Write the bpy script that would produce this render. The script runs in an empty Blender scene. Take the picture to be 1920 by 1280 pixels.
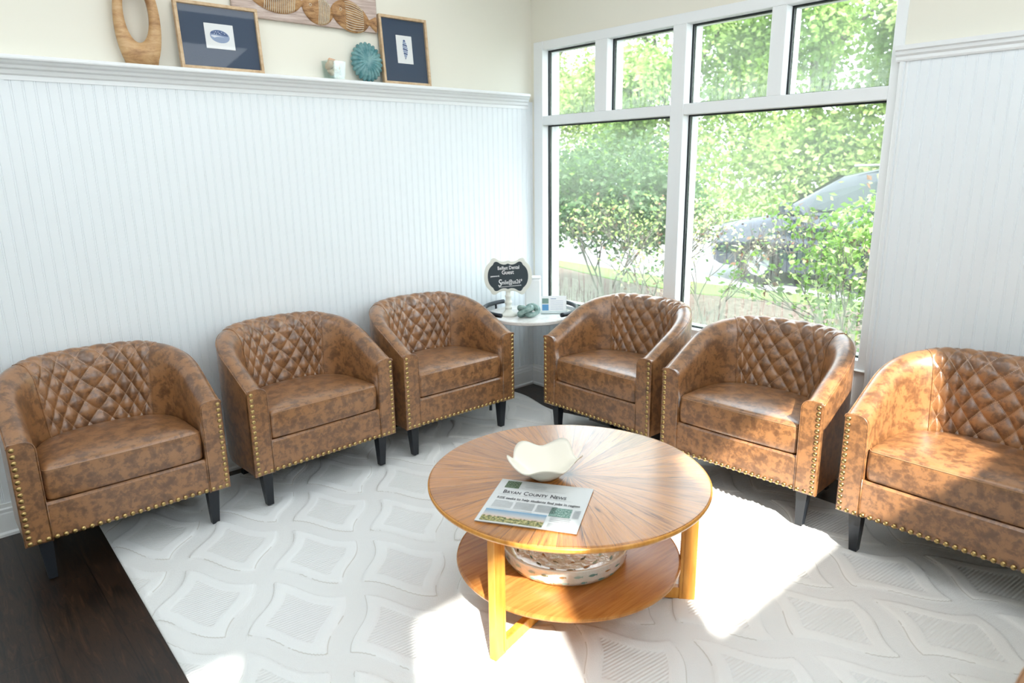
import bpy, math, random
from math import sin, cos, pi, radians, sqrt, atan2, floor
from mathutils import Vector, Matrix, noise
S = bpy.context.scene
C = S.collection
random.seed(7)

# ------------------------------------------------------------------ camera, light, exposure
S.view_settings.view_transform = 'Standard'; S.view_settings.look = 'None'
S.view_settings.gamma = 1; S.view_settings.use_curve_mapping = False
S.view_settings.exposure = 0.37
CAM = (-3.2709, -3.4742, 1.5); YAW, PITCH, ROLL, FPX = 0.84658, -0.24663, -0.014326, 1305.35
fw = Vector((cos(PITCH)*cos(YAW), cos(PITCH)*sin(YAW), sin(PITCH)))
rt = Vector((sin(YAW), -cos(YAW), 0)); up = rt.cross(fw)
r2 = cos(ROLL)*rt+sin(ROLL)*up; u2 = -sin(ROLL)*rt+cos(ROLL)*up
cam_d = bpy.data.cameras.new('camera'); cam = bpy.data.objects.new('camera', cam_d); C.objects.link(cam)
M4 = Matrix((r2, u2, -fw)).transposed().to_4x4(); M4.translation = Vector(CAM); cam.matrix_world = M4
cam_d.sensor_width = 36; cam_d.lens = FPX/1920*36; cam_d.clip_start = .05; cam_d.clip_end = 200
cam_d.dof.use_dof = True; cam_d.dof.focus_distance = 3.1; cam_d.dof.aperture_fstop = 3.2
S.camera = cam
try:
    S.cycles.use_denoising = True; S.cycles.max_bounces = 10; S.cycles.transparent_max_bounces = 24
    S.cycles.sample_clamp_indirect = 6.0; S.cycles.caustics_refractive = False; S.cycles.caustics_reflective = False
except Exception: pass
W = bpy.data.worlds.new('sky'); S.world = W; W.use_nodes = True
bg = W.node_tree.nodes['Background']; bg.inputs[0].default_value = (.82, .91, 1, 1); bg.inputs[1].default_value = 5.2
def lamp(name, kind, loc, energy, color=(1, 1, 1), dirv=None, size=None):
    d = bpy.data.lights.new(name, kind); d.energy = energy; d.color = color
    o = bpy.data.objects.new(name, d); C.objects.link(o); o.location = loc
    if dirv: o.rotation_euler = Vector(dirv).to_track_quat('-Z', 'Y').to_euler()
    if size: d.shape = 'RECTANGLE'; d.size, d.size_y = size
    return o
EL = radians(42)
sun = lamp('sun', 'SUN', (-8, -10, 9), 13.0, (1, .95, .86), (.513*cos(EL), .858*cos(EL), -sin(EL)))
sun.data.angle = radians(1.2)
# area lights added under the ceiling to fill the room, above the frame
for i, (x, y) in enumerate(((-1.5, -1.1), (-3.4, -1.1), (-1.5, -2.9), (-3.4, -2.9))):
    lamp('ceiling_fill_light', 'AREA', (x, y, 2.83), 9, (.93, .97, 1), (0, 0, -1), (1.2, 1.2))

# ------------------------------------------------------------------ materials
def lin(c): return tuple(((v/255)/12.92 if v/255 <= .04045 else ((v/255+.055)/1.055)**2.4) for v in c)
def mat(name, col=(.8, .8, .8), rough=.5, metal=0, **kw):
    m = bpy.data.materials.new(name); m.use_nodes = True; nt = m.node_tree
    b = nt.nodes['Principled BSDF']; b.inputs['Base Color'].default_value = (*col, 1)
    b.inputs['Roughness'].default_value = rough; b.inputs['Metallic'].default_value = metal
    for k, v in kw.items(): b.inputs[k.replace('_', ' ')].default_value = v
    return m
def N(m, t, **kw):
    n = m.node_tree.nodes.new(t)
    for k, v in kw.items():
        if k in n.inputs: n.inputs[k].default_value = v
        elif hasattr(n, k): setattr(n, k, v)
    return n
def L(m, a, b): m.node_tree.links.new(a, b)
def BS(m): return m.node_tree.nodes['Principled BSDF']
def coords(m, kind='Object', scale=(1, 1, 1), rot=(0, 0, 0)):
    tc = N(m, 'ShaderNodeTexCoord'); mp = N(m, 'ShaderNodeMapping')
    mp.inputs['Scale'].default_value = scale; mp.inputs['Rotation'].default_value = rot
    L(m, tc.outputs[kind], mp.inputs[0]); return mp.outputs[0]
def noisef(m, vec, scale, detail=4, rough=.55, dist=0):
    n = N(m, 'ShaderNodeTexNoise'); n.inputs['Scale'].default_value = scale; n.inputs['Detail'].default_value = detail
    n.inputs['Roughness'].default_value = rough; n.inputs['Distortion'].default_value = dist
    L(m, vec, n.inputs['Vector']); return n.outputs['Fac']
def ramp(m, fac, stops):
    r = N(m, 'ShaderNodeValToRGB'); e = r.color_ramp.elements
    while len(e) < len(stops): e.new(.5)
    for i, (p, c) in enumerate(stops):
        e[i].position = p; e[i].color = (*c, 1) if len(c) == 3 else c
    L(m, fac, r.inputs[0]); return r.outputs[0]
def mathn(m, op, a, b=None, c=None):
    n = N(m, 'ShaderNodeMath'); n.operation = op
    for i, v in enumerate((a, b, c)):
        if v is None: continue
        if isinstance(v, (int, float)): n.inputs[i].default_value = v
        else: L(m, v, n.inputs[i])
    return n.outputs[0]
def mixc(m, f, a, b):
    n = N(m, 'ShaderNodeMix'); n.data_type = 'RGBA'
    if isinstance(f, (int, float)): n.inputs[0].default_value = f
    else: L(m, f, n.inputs[0])
    for i, v in ((6, a), (7, b)):
        if isinstance(v, tuple): n.inputs[i].default_value = (*v, 1)
        else: L(m, v, n.inputs[i])
    return n.outputs[2]
def bump(m, h, strength=.3, dist=.005, base=None):
    n = N(m, 'ShaderNodeBump'); n.inputs['Strength'].default_value = strength; n.inputs['Distance'].default_value = dist
    L(m, h, n.inputs['Height'])
    if base is not None: L(m, base, n.inputs['Normal'])
    return n.outputs[0]

def leather(name, quilted=False):
    m = mat(name, rough=.36); v = coords(m); b = BS(m)
    a = noisef(m, v, 21, 4, .66, .25); c = noisef(m, v, 60, 3, .6)
    f = mathn(m, 'ADD', mathn(m, 'MULTIPLY', a, .72), mathn(m, 'MULTIPLY', c, .28))
    col = ramp(m, f, [(.39, (.135, .060, .024)), (.47, (.19, .086, .034)), (.53, (.295, .136, .051)), (.66, (.335, .156, .059))])
    if quilted:
        uv = N(m, 'ShaderNodeUVMap'); uv.uv_map = 'UVMap'; sp = N(m, 'ShaderNodeSeparateXYZ'); L(m, uv.outputs[0], sp.inputs[0])
        ds = []
        for o, q in ((0, 1), (1, 0)):
            p = mathn(m, 'PINGPONG', sp.outputs[o], .5); ln = mathn(m, 'LESS_THAN', p, .022)
            fr = mathn(m, 'FRACT', mathn(m, 'MULTIPLY', sp.outputs[q], 10.0)); ds.append(mathn(m, 'MULTIPLY', ln, mathn(m, 'LESS_THAN', fr, .62)))
        col = mixc(m, mathn(m, 'MULTIPLY', mathn(m, 'MAXIMUM', ds[0], ds[1]), .75), col, (.45, .27, .15))
    L(m, col, b.inputs['Base Color'])
    h = noisef(m, v, 260, 3, .6); L(m, bump(m, h, .10, .002), b.inputs['Normal'])
    b.inputs['Roughness'].default_value = .37; b.inputs['Coat Weight'].default_value = .75; b.inputs['Coat Roughness'].default_value = .30; b.inputs['Coat IOR'].default_value = 1.6
    return m
m_leather = leather('mottled_brown_leather'); m_quilt = leather('quilted_brown_leather', True)
m_thread = mat('tan_thread', (.36, .20, .10), .7)
m_brass = mat('antique_brass', (.46, .33, .14), .28, 1)
m_blackwood = mat('black_painted_wood', (.010, .013, .018), .35)
m_blackcloth = mat('black_dust_cloth', (.008, .008, .01), .9)
m_white = mat('white_trim_paint', (.84, .87, .88), .32)
m_bead = mat('white_beadboard_paint', (.82, .87, .90), .42)
m_cream = mat('cream_wall_paint', (.82, .80, .70), .75)
h_ = noisef(m_cream, coords(m_cream), 300, 2); L(m_cream, bump(m_cream, h_, .05, .001), BS(m_cream).inputs['Normal'])
m_ceil = mat('ceiling_white', (.85, .85, .84), .8)
m_gasket = mat('black_gasket', (.008, .014, .016), .45)

def wood(name, c1, c2, c3, axis=(30, 1.6, 30), rough=.4, scale=3.0, kind='Object'):
    m = mat(name, c2, rough); v = coords(m, kind, axis)
    a = noisef(m, v, scale, 6, .65, .6)
    col = ramp(m, a, [(.32, c1), (.5, c2), (.66, c3)]); L(m, col, BS(m).inputs['Base Color'])
    L(m, bump(m, a, .12, .002), BS(m).inputs['Normal']); return m
m_oak_frame = wood('light_oak_frame', (.48, .32, .18), (.60, .43, .26), (.68, .52, .34), (4, 4, 4), .55, 8)
m_ringwood = wood('carved_honey_wood', (.33, .17, .07), (.56, .34, .16), (.68, .47, .26), (3, 3, 9), .5, 3)
m_tablewood = wood('honey_stained_wood', (.50, .20, .03), (.62, .27, .045), (.68, .33, .07), (14, 14, 1.5), .3, 3)
m_shelfwood = wood('honey_veneer_shelf', (.30, .115, .028), (.42, .17, .042), (.50, .22, .06), (2.0, 26, 2), .26, 2.4)
m_fishwood = wood('toasted_fish_wood', (.14, .06, .02), (.38, .20, .08), (.55, .34, .16), (9, 9, 22), .6, 2)
m_board = wood('weathered_pinkish_board', (.36, .28, .24), (.52, .41, .36), (.66, .57, .52), (2.5, 2, 34), .8, 2.4)

def floor_mat():
    m = mat('dark_plank_floor', rough=.33); b = BS(m)
    tc = coords(m); sp = N(m, 'ShaderNodeSeparateXYZ'); L(m, tc, sp.inputs[0])
    br = N(m, 'ShaderNodeTexBrick'); v = coords(m, 'Object', (1, 1, 1), (0, 0, pi/2)); v.node.inputs['Location'].default_value = (.16, .06, 0); L(m, v, br.inputs['Vector'])
    br.offset = .37; br.inputs['Scale'].default_value = 1; br.inputs['Brick Width'].default_value = 1.2; br.inputs['Row Height'].default_value = .19
    br.inputs['Mortar Size'].default_value = .0022; br.inputs['Mortar Smooth'].default_value = .1
    br.inputs['Color1'].default_value = (.2, .2, .2, 1); br.inputs['Color2'].default_value = (.8, .8, .8, 1); br.inputs['Mortar'].default_value = (0, 0, 0, 1)
    vv = N(m, 'ShaderNodeVectorMath'); vv.operation = 'MULTIPLY_ADD'; L(m, br.outputs['Color'], vv.inputs[0]); vv.inputs[1].default_value = (7, 3, 0); L(m, coords(m, 'Object', (15, 1.3, 1)), vv.inputs[2])
    a = noisef(m, vv.outputs[0], 3.2, 7, .62, 1.2); w = mathn(m, 'SINE', mathn(m, 'MULTIPLY', a, 42.0))
    f = mathn(m, 'ADD', a, mathn(m, 'MULTIPLY', w, .06))
    col = ramp(m, f, [(.36, (.005, .003, .0025)), (.50, (.015, .008, .005)), (.66, (.040, .020, .011))])
    col = mixc(m, br.outputs['Fac'], col, (.003, .002, .002)); L(m, col, b.inputs['Base Color'])
    L(m, bump(m, mathn(m, 'SUBTRACT', mathn(m, 'MULTIPLY', f, .3), br.outputs['Fac']), .25, .002), b.inputs['Normal']); return m
m_floor = floor_mat()

def rug_mat():
    m = mat('cream_rug_pile', (.72, .735, .72), .95); b = BS(m)
    v = coords(m); c = noisef(m, v, 420, 2); big = noisef(m, v, 5, 3)
    at = N(m, 'ShaderNodeAttribute'); at.attribute_name = 'cell'; c0 = at.outputs['Fac']
    sp = N(m, 'ShaderNodeSeparateXYZ'); L(m, v, sp.inputs[0])
    inner = mathn(m, 'LESS_THAN', c0, .255); chan = mathn(m, 'GREATER_THAN', c0, .390)
    rib = mathn(m, 'MULTIPLY', mathn(m, 'SINE', mathn(m, 'MULTIPLY', mathn(m, 'ADD', sp.outputs[1], mathn(m, 'MULTIPLY', sp.outputs[0], .12)), 500.0)), inner)
    mid = mathn(m, 'LESS_THAN', mathn(m, 'ABSOLUTE', mathn(m, 'SUBTRACT', c0, .453)), .024)
    dash = mathn(m, 'MULTIPLY', mid, mathn(m, 'GREATER_THAN', mathn(m, 'SINE', mathn(m, 'MULTIPLY', mathn(m, 'ADD', sp.outputs[1], mathn(m, 'MULTIPLY', sp.outputs[0], .25)), 270.0)), .55))
    outl = mathn(m, 'MULTIPLY', mathn(m, 'LESS_THAN', mathn(m, 'ABSOLUTE', mathn(m, 'SUBTRACT', c0, .391)), .0045), mathn(m, 'GREATER_THAN', big, .47))
    warm = ramp(m, mathn(m, 'ADD', mathn(m, 'MULTIPLY', sp.outputs[0], .35), 1.0), [(.35, (.80, .825, .83)), (.60, (.78, .775, .745))])
    col = mixc(m, mathn(m, 'MULTIPLY', inner, .35), warm, (.68, .69, .68))
    col = mixc(m, mathn(m, 'MULTIPLY', chan, .30), col, (.66, .67, .66))
    col = mixc(m, mathn(m, 'MULTIPLY', outl, .40), col, (.36, .33, .27)); L(m, col, b.inputs['Base Color'])
    h = mathn(m, 'ADD', mathn(m, 'ADD', mathn(m, 'MULTIPLY', c, .8), mathn(m, 'MULTIPLY', rib, .45)), mathn(m, 'MULTIPLY', dash, -1.6))
    L(m, bump(m, h, .75, .003), b.inputs['Normal']); b.inputs['Sheen Weight'].default_value = .1; return m
m_rug = rug_mat(); m_rugedge = mat('rug_binding', (.70, .71, .69), .9)
m_rugthread = mat('rug_outline_thread', (.42, .40, .34), .9)

def radial_mat():
    m = mat('sunburst_veneer', rough=.30); b = BS(m)
    tc = N(m, 'ShaderNodeTexCoord'); sp = N(m, 'ShaderNodeSeparateXYZ'); L(m, tc.outputs['Object'], sp.inputs[0])
    ang = mathn(m, 'ARCTAN2', sp.outputs[1], sp.outputs[0]); NW = 36
    t = mathn(m, 'MULTIPLY', mathn(m, 'ADD', ang, pi), NW/(2*pi)); idx = mathn(m, 'FLOOR', t); fr = mathn(m, 'FRACT', t)
    wn = N(m, 'ShaderNodeTexWhiteNoise'); wn.noise_dimensions = '1D'; L(m, idx, wn.inputs['W'])
    rad = mathn(m, 'SQRT', mathn(m, 'ADD', mathn(m, 'POWER', sp.outputs[0], 2), mathn(m, 'POWER', sp.outputs[1], 2)))
    perp = mathn(m, 'MULTIPLY', mathn(m, 'SUBTRACT', fr, .5), mathn(m, 'MULTIPLY', rad, 2*pi/NW))
    cv = N(m, 'ShaderNodeCombineXYZ'); L(m, mathn(m, 'MULTIPLY', perp, 95.0), cv.inputs[0]); L(m, mathn(m, 'MULTIPLY', rad, 4.5), cv.inputs[1]); L(m, mathn(m, 'MULTIPLY', wn.outputs['Value'], 90), cv.inputs[2])
    g = noisef(m, cv.outputs[0], 1.0, 6, .7, .8)
    base = ramp(m, g, [(.33, (.09, .034, .010)), (.41, (.36, .135, .028)), (.55, (.50, .200, .042)), (.72, (.60, .27, .07))])
    tint = ramp(m, wn.outputs['Value'], [(0, (.66, .62, .60)), (.5, (.92, .90, .88)), (1, (1.0, 1.0, 1.0))])
    mul = N(m, 'ShaderNodeMix'); mul.data_type = 'RGBA'; mul.blend_type = 'MULTIPLY'; mul.inputs[0].default_value = 1; L(m, base, mul.inputs[6]); L(m, tint, mul.inputs[7])
    edge = mathn(m, 'MULTIPLY', mathn(m, 'PINGPONG', t, .5), mathn(m, 'MULTIPLY', rad, 2*pi/NW))
    ln = mathn(m, 'LESS_THAN', edge, .0011)
    L(m, mixc(m, mathn(m, 'MULTIPLY', ln, .8), mul.outputs[2], (.05, .025, .015)), b.inputs['Base Color'])
    L(m, bump(m, mathn(m, 'SUBTRACT', g, ln), .35, .002), b.inputs['Normal'])
    L(m, ramp(m, g, [(.3, (.5, .5, .5)), (.6, (.27, .27, .27))]), b.inputs['Roughness'])
    b.inputs['Coat Weight'].default_value = .95; b.inputs['Coat Roughness'].default_value = .19; b.inputs['Coat IOR'].default_value = 1.58; b.inputs['Specular IOR Level'].default_value = .25
    return m
m_sunburst = radial_mat()

def glass_mat():
    m = bpy.data.materials.new('condensation_glass'); m.use_nodes = True; nt = m.node_tree; nt.nodes.clear()
    out = N(m, 'ShaderNodeOutputMaterial'); geo = N(m, 'ShaderNodeNewGeometry'); sp = N(m, 'ShaderNodeSeparateXYZ'); L(m, geo.outputs['Position'], sp.inputs[0])
    z = sp.outputs[2]
    big = noisef(m, geo.outputs['Position'], 2.6, 4, .6)
    cv = N(m, 'ShaderNodeCombineXYZ'); L(m, mathn(m, 'MULTIPLY', sp.outputs[1], 60), cv.inputs[0]); L(m, mathn(m, 'MULTIPLY', z, 3.2), cv.inputs[1])
    st = noisef(m, cv.outputs[0], 1.0, 4, .6, .3)
    cv2 = N(m, 'ShaderNodeCombineXYZ'); L(m, mathn(m, 'MULTIPLY', sp.outputs[1], 190), cv2.inputs[0]); L(m, mathn(m, 'MULTIPLY', z, 22), cv2.inputs[1])
    st2 = noisef(m, cv2.outputs[0], 1.0, 3, .7)
    # fog density over height: heavy at the foot of the big panes, light in the middle, misty below the transom and in the upper lights
    fog = ramp(m, mathn(m, 'ADD', mathn(m, 'DIVIDE', mathn(m, 'SUBTRACT', z, .5), 2.0), mathn(m, 'MULTIPLY', mathn(m, 'SUBTRACT', big, .5), .22)),
               [(0, (.62,)*3), (.13, (.50,)*3), (.22, (.20,)*3), (.36, (.12,)*3), (.45, (.34,)*3), (.62, (.42,)*3), (.66, (.55,)*3), (.74, (.32,)*3), (.9, (.30,)*3)])
    clear = ramp(m, mathn(m, 'ADD', mathn(m, 'MULTIPLY', st, .65), mathn(m, 'MULTIPLY', st2, .35)), [(.50, (0,)*3), (.57, (1,)*3)])
    zone = ramp(m, mathn(m, 'DIVIDE', mathn(m, 'SUBTRACT', z, .5), 2.0), [(.02, (.85,)*3), (.28, (.85,)*3), (.38, (.25,)*3), (.55, (0,)*3), (.655, (.55,)*3), (.72, (.4,)*3), (.78, (0,)*3)])
    f = mathn(m, 'MULTIPLY', fog, mathn(m, 'SUBTRACT', 1.0, mathn(m, 'MULTIPLY', clear, zone)))
    tr = N(m, 'ShaderNodeBsdfTransparent'); tr.inputs[0].default_value = (.97, 1, .985, 1)
    tl = N(m, 'ShaderNodeBsdfTranslucent'); tl.inputs[0].default_value = (.34, .38, .30, 1)
    gl = N(m, 'ShaderNodeBsdfGlossy'); gl.inputs['Roughness'].default_value = .02
    mx = N(m, 'ShaderNodeMixShader'); L(m, f, mx.inputs[0]); L(m, tr.outputs[0], mx.inputs[1]); L(m, tl.outputs[0], mx.inputs[2])
    m2 = N(m, 'ShaderNodeMixShader'); m2.inputs[0].default_value = .03; L(m, mx.outputs[0], m2.inputs[1]); L(m, gl.outputs[0], m2.inputs[2])
    L(m, m2.outputs[0], out.inputs[0]); return m
m_glass = glass_mat()

# ------------------------------------------------------------------ mesh helpers
class MB:
    def __init__(s): s.v = []; s.f = []; s.mi = []; s.sm = []; s.uv = {}
    def add(s, vs, fs, mi=0, smooth=False, uvs=None):
        o = len(s.v); s.v += [tuple(v) for v in vs]
        for f in fs:
            s.f.append(tuple(o+i for i in f)); s.mi.append(mi); s.sm.append(smooth)
        if uvs:
            for i, u in enumerate(uvs): s.uv[o+i] = u
        return s
    def box(s, a, b, mi=0, M=None, bev=0.0):
        x0, y0, z0 = [min(p, q) for p, q in zip(a, b)]; x1, y1, z1 = [max(p, q) for p, q in zip(a, b)]
        if bev > 0:
            bev = min(bev, (x1-x0)/2.01, (y1-y0)/2.01, (z1-z0)/2.01)
            vs = []
            for X, sx in ((x0, 1), (x1, -1)):
                for Y, sy in ((y0, 1), (y1, -1)):
                    for Z, sz in ((z0, 1), (z1, -1)):
                        vs += [(X, Y+sy*bev, Z+sz*bev), (X+sx*bev, Y, Z+sz*bev), (X+sx*bev, Y+sy*bev, Z)]
            def c(i, j, k, t): return (i*4+j*2+k)*3+t
            fs = []
            for i in (0, 1):
                q = [c(i, 0, 0, 0), c(i, 0, 1, 0), c(i, 1, 1, 0), c(i, 1, 0, 0)]; fs.append(q if i == 0 else q[::-1])
                q = [c(0, i, 0, 1), c(1, i, 0, 1), c(1, i, 1, 1), c(0, i, 1, 1)]; fs.append(q if i == 0 else q[::-1])
                q = [c(0, 0, i, 2), c(0, 1, i, 2), c(1, 1, i, 2), c(1, 0, i, 2)]; fs.append(q if i == 0 else q[::-1])
            for a_ in (0, 1):
                for b_ in (0, 1):
                    fs.append([c(a_, b_, 0, 0), c(a_, b_, 1, 0), c(a_, b_, 1, 1), c(a_, b_, 0, 1)])
                    fs.append([c(a_, 0, b_, 0), c(a_, 1, b_, 0), c(a_, 1, b_, 2), c(a_, 0, b_, 2)])
                    fs.append([c(0, a_, b_, 1), c(1, a_, b_, 1), c(1, a_, b_, 2), c(0, a_, b_, 2)])
            for i in (0, 1):
                for j in (0, 1):
                    for k in (0, 1): fs.append([c(i, j, k, 0), c(i, j, k, 1), c(i, j, k, 2)])
        else:
            vs = [(x, y, z) for x in (x0, x1) for y in (y0, y1) for z in (z0, z1)]
            fs = [(0, 1, 3, 2), (4, 6, 7, 5), (0, 4, 5, 1), (2, 3, 7, 6), (0, 2, 6, 4), (1, 5, 7, 3)]
        if M is not None: vs = [M @ Vector(v) for v in vs]
        return s.add(vs, fs, mi)
    def tube(s, pts, r, n=8, mi=0, closed=False, cap=True):
        pts = [Vector(p) for p in pts]; k = len(pts); vs = []; prev = None
        for i, p in enumerate(pts):
            if closed: t = pts[(i+1) % k]-pts[i-1]
            else: t = pts[min(i+1, k-1)]-pts[max(i-1, 0)]
            t.normalize()
            if prev is None:
                a = t.cross(Vector((0, 0, 1)));
                if a.length < .1: a = t.cross(Vector((1, 0, 0)))
            else: a = prev-t*prev.dot(t)
            a.normalize(); prev = a; b = t.cross(a); rr = r[i] if isinstance(r, (list, tuple)) else r
            vs += [p+a*rr*cos(2*pi*j/n)+b*rr*sin(2*pi*j/n) for j in range(n)]
        fs = []
        for i in range(k if closed else k-1):
            i2 = (i+1) % k
            for j in range(n): fs.append((i*n+j, i*n+(j+1) % n, i2*n+(j+1) % n, i2*n+j))
        if cap and not closed: fs.append(tuple(range(n))[::-1]); fs.append(tuple((k-1)*n+j for j in range(n)))
        return s.add(vs, fs, mi, True)
    def lathe(s, prof, n=48, mi=0, c=(0, 0, 0), smooth=True, close=False):
        vs = [(c[0]+r*cos(2*pi*j/n), c[1]+r*sin(2*pi*j/n), c[2]+z) for r, z in prof for j in range(n)]; fs = []
        k = len(prof)
        for i in range(k if close else k-1):
            i2 = (i+1) % k
            for j in range(n): fs.append((i*n+j, i*n+(j+1) % n, i2*n+(j+1) % n, i2*n+j))
        if not close:
            fs.append(tuple(range(n))[::-1]); fs.append(tuple((k-1)*n+j for j in range(n)))
        return s.add(vs, fs, mi, smooth)
    def prism(s, poly, z0, z1, M=None, mi=0, smooth=False):
        n = len(poly); vs = [(x, y, z0) for x, y in poly]+[(x, y, z1) for x, y in poly]
        fs = [tuple(range(n))[::-1], tuple(range(n, 2*n))]+[(i, (i+1) % n, n+(i+1) % n, n+i) for i in range(n)]
        if M is not None: vs = [M @ Vector(v) for v in vs]
        return s.add(vs, fs, mi, smooth)
    def grid(s, P, mi=0, uv=None, smooth=True):
        a, b = len(P), len(P[0]); vs = [p for r in P for p in r]
        fs = [(i*b+j, i*b+j+1, (i+1)*b+j+1, (i+1)*b+j) for i in range(a-1) for j in range(b-1)]
        return s.add(vs, fs, mi, smooth, [u for r in uv for u in r] if uv else None)
    def mesh(s, name, mats, recalc=True):
        me = bpy.data.meshes.new(name); me.from_pydata(s.v, [], s.f)
        for m in (mats if isinstance(mats, (list, tuple)) else [mats]): me.materials.append(m)
        me.polygons.foreach_set('material_index', s.mi); me.polygons.foreach_set('use_smooth', s.sm)
        if s.uv:
            ul = me.uv_layers.new(name='UVMap')
            for lp in me.loops: ul.data[lp.index].uv = s.uv.get(lp.vertex_index, (0, 0))
        me.update()
        if recalc:
            import bmesh; bm = bmesh.new(); bm.from_mesh(me); bmesh.ops.recalc_face_normals(bm, faces=bm.faces); bm.to_mesh(me); bm.free()
        return me
    def obj(s, name, mats, parent=None, loc=None, rot=None, recalc=True):
        o = bpy.data.objects.new(name, s.mesh(name, mats, recalc)); C.objects.link(o)
        if parent: o.parent = parent
        if loc: o.location = loc
        if rot: o.rotation_euler = rot
        return o
def thing(name, label, cat, loc=(0, 0, 0), rot=(0, 0, 0), group=None):
    o = bpy.data.objects.new(name, None); C.objects.link(o); o.location = loc; o.rotation_euler = rot; o.empty_display_size = .1
    o['label'] = label; o['category'] = cat
    if group: o['group'] = group
    return o
def tag(o, label, cat, group=None, kind=None):
    o['label'] = label; o['category'] = cat
    if group: o['group'] = group
    if kind: o['kind'] = kind
    return o
def struct(o): o['kind'] = 'structure'; return o
def copy_tree(o, parent=None):
    c = o.copy(); C.objects.link(c)
    if parent: c.parent = parent
    for ch in o.children: copy_tree(ch, c)
    return c
_tc = {}
def text_geo(txt, size, bold=0.0):
    key = (txt, size, bold)
    if key in _tc: return _tc[key]
    cu = bpy.data.curves.new('t', 'FONT'); cu.body = txt; cu.size = size; cu.align_x = 'LEFT'; cu.offset = bold; cu.resolution_u = 3
    o = bpy.data.objects.new('t', cu); me = bpy.data.meshes.new_from_object(o)
    r = ([v.co.copy() for v in me.vertices], [tuple(p.vertices) for p in me.polygons])
    bpy.data.objects.remove(o); bpy.data.meshes.remove(me); _tc[key] = r; return r
def put_text(mb, txt, M, size, width=None, mi=0, center=False, bold=0.0, shear=0.0):
    vs, fs = text_geo(txt, size, bold)
    if not vs: return
    x0 = min(v.x for v in vs); x1 = max(v.x for v in vs); k = width/(x1-x0) if width else 1
    off = -(x1-x0)*k/2 if center else 0
    mb.add([M @ Vector(((v.x-x0)*k+off+v.y*shear, v.y, 0)) for v in vs], fs, mi)

# ------------------------------------------------------------------ room shell
CEIL = 2.9
XL, YR = -5.2, -4.05
struct(MB().box((XL-.1, YR-.1, -.06), (.0, .1, 0)).obj('floor', m_floor))
struct(MB().box((XL-.1, YR-.1, CEIL), (.2, .15, CEIL+.1)).obj('ceiling', m_ceil))
# left wall (plane y = 0)
struct(MB().box((XL, 0, 0), (.0, .15, CEIL)).obj('wall_left', m_cream))
PER = .0412
def bead_profile(length, start=0.0):
    """(s, depth) : flat board, V groove, small round bead, V groove"""
    pts = [(0, 0)]; s = start
    while s < length-.02:
        if s > 0.005:
            pts += [(s-.0058, 0), (s-.0036, -.0020), (s-.0030, -.0020), (s-.0016, -.0004), (s+.0016, -.0004), (s+.0030, -.0020), (s+.0036, -.0020), (s+.0052, 0)]
        s += PER
    pts.append((length, 0)); return pts
def beadboard(name, fn, length, z0, z1, start=.012):
    mb = MB(); pr = bead_profile(length, start)
    for i in range(len(pr)-1):
        a, b = pr[i], pr[i+1]
        mb.add([fn(*a, z0), fn(*b, z0), fn(*b, z1), fn(*a, z1)], [(0, 1, 2, 3)])
    return struct(mb.obj(name, m_bead))
beadboard('wall_left_beadboard', lambda s, d, z: (-s, -.010-d, z), 5.2, .13, 1.90)
RAIL = [(0, 1.855), (-.014, 1.855), (-.014, 1.872), (-.022, 1.878), (-.026, 1.892), (-.040, 1.898), (-.044, 1.908), (-.060, 1.914), (-.066, 1.922), (-.080, 1.925), (-.082, 1.930), (-.082, 1.938), (-.078, 1.942), (0, 1.942)]
def extrude_profile(mb, prof, fa, fb):
    n = len(prof); vs = [fa(*p) for p in prof]+[fb(*p) for p in prof]
    mb.add(vs, [(i, (i+1) % n, n+(i+1) % n, n+i) for i in range(n)]+[tuple(range(n))[::-1], tuple(range(n, 2*n))])
mb = MB(); extrude_profile(mb, RAIL, lambda d, z: (XL, d, z), lambda d, z: (-.035+d*.6, d, z))
struct(mb.obj('trim_1', m_white))
BASE = [(0, 0), (-.024, 0), (-.024, .012), (-.017, .020), (-.015, .098), (-.013, .104), (-.013, .118), (-.009, .124), (-.008, .141), (0, .141)]
mb = MB(); extrude_profile(mb, BASE, lambda d, z: (XL, d-.008, z), lambda d, z: (-.008+d, d-.008, z)); struct(mb.obj('baseboard_left', m_white))
mb = MB(); extrude_profile(mb, BASE, lambda d, z: (d-.008, YR, z), lambda d, z: (d-.008, -.008+d, z)); struct(mb.obj('baseboard_right', m_white))
# window wall (plane x = 0), opening y -2.25..-.03, z .56..2.255
WT = .16
mb = MB()
mb.box((0, -2.25, 2.255), (WT, .15, CEIL)); mb.box((0, -2.25, -.3), (WT, .15, .555)); mb.box((0, -.03, .555), (WT, .15, 2.255)); mb.box((0, YR, -.3), (WT, -2.25, CEIL))
struct(mb.obj('wall_right', m_cream))
beadboard('wall_right_lower_beadboard', lambda s, d, z: (-.010-d, -s, z), 2.25, .13, .555)
o = beadboard('wall_right_beadboard', lambda s, d, z: (-.022-d, -2.262-s, z), 1.78, .13, 1.90, PER*.55)
mb = MB(); mb.box((-.030, -2.268, .0), (0, -2.250, 1.90), bev=.004); mb.box((-.026, -2.285, 0), (0, -2.27, 1.90), bev=.006); struct(mb.obj('trim_2', m_white))
RAIL2 = [(0, 1.895), (-.030, 1.895), (-.034, 1.902), (-.034, 1.914), (-.044, 1.922), (-.046, 1.934), (-.056, 1.938), (-.058, 1.955), (0, 1.955)]
mb = MB(); extrude_profile(mb, RAIL2, lambda d, z: (d, -2.236, z), lambda d, z: (d, YR, z)); struct(mb.obj('trim_3', m_white))
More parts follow.
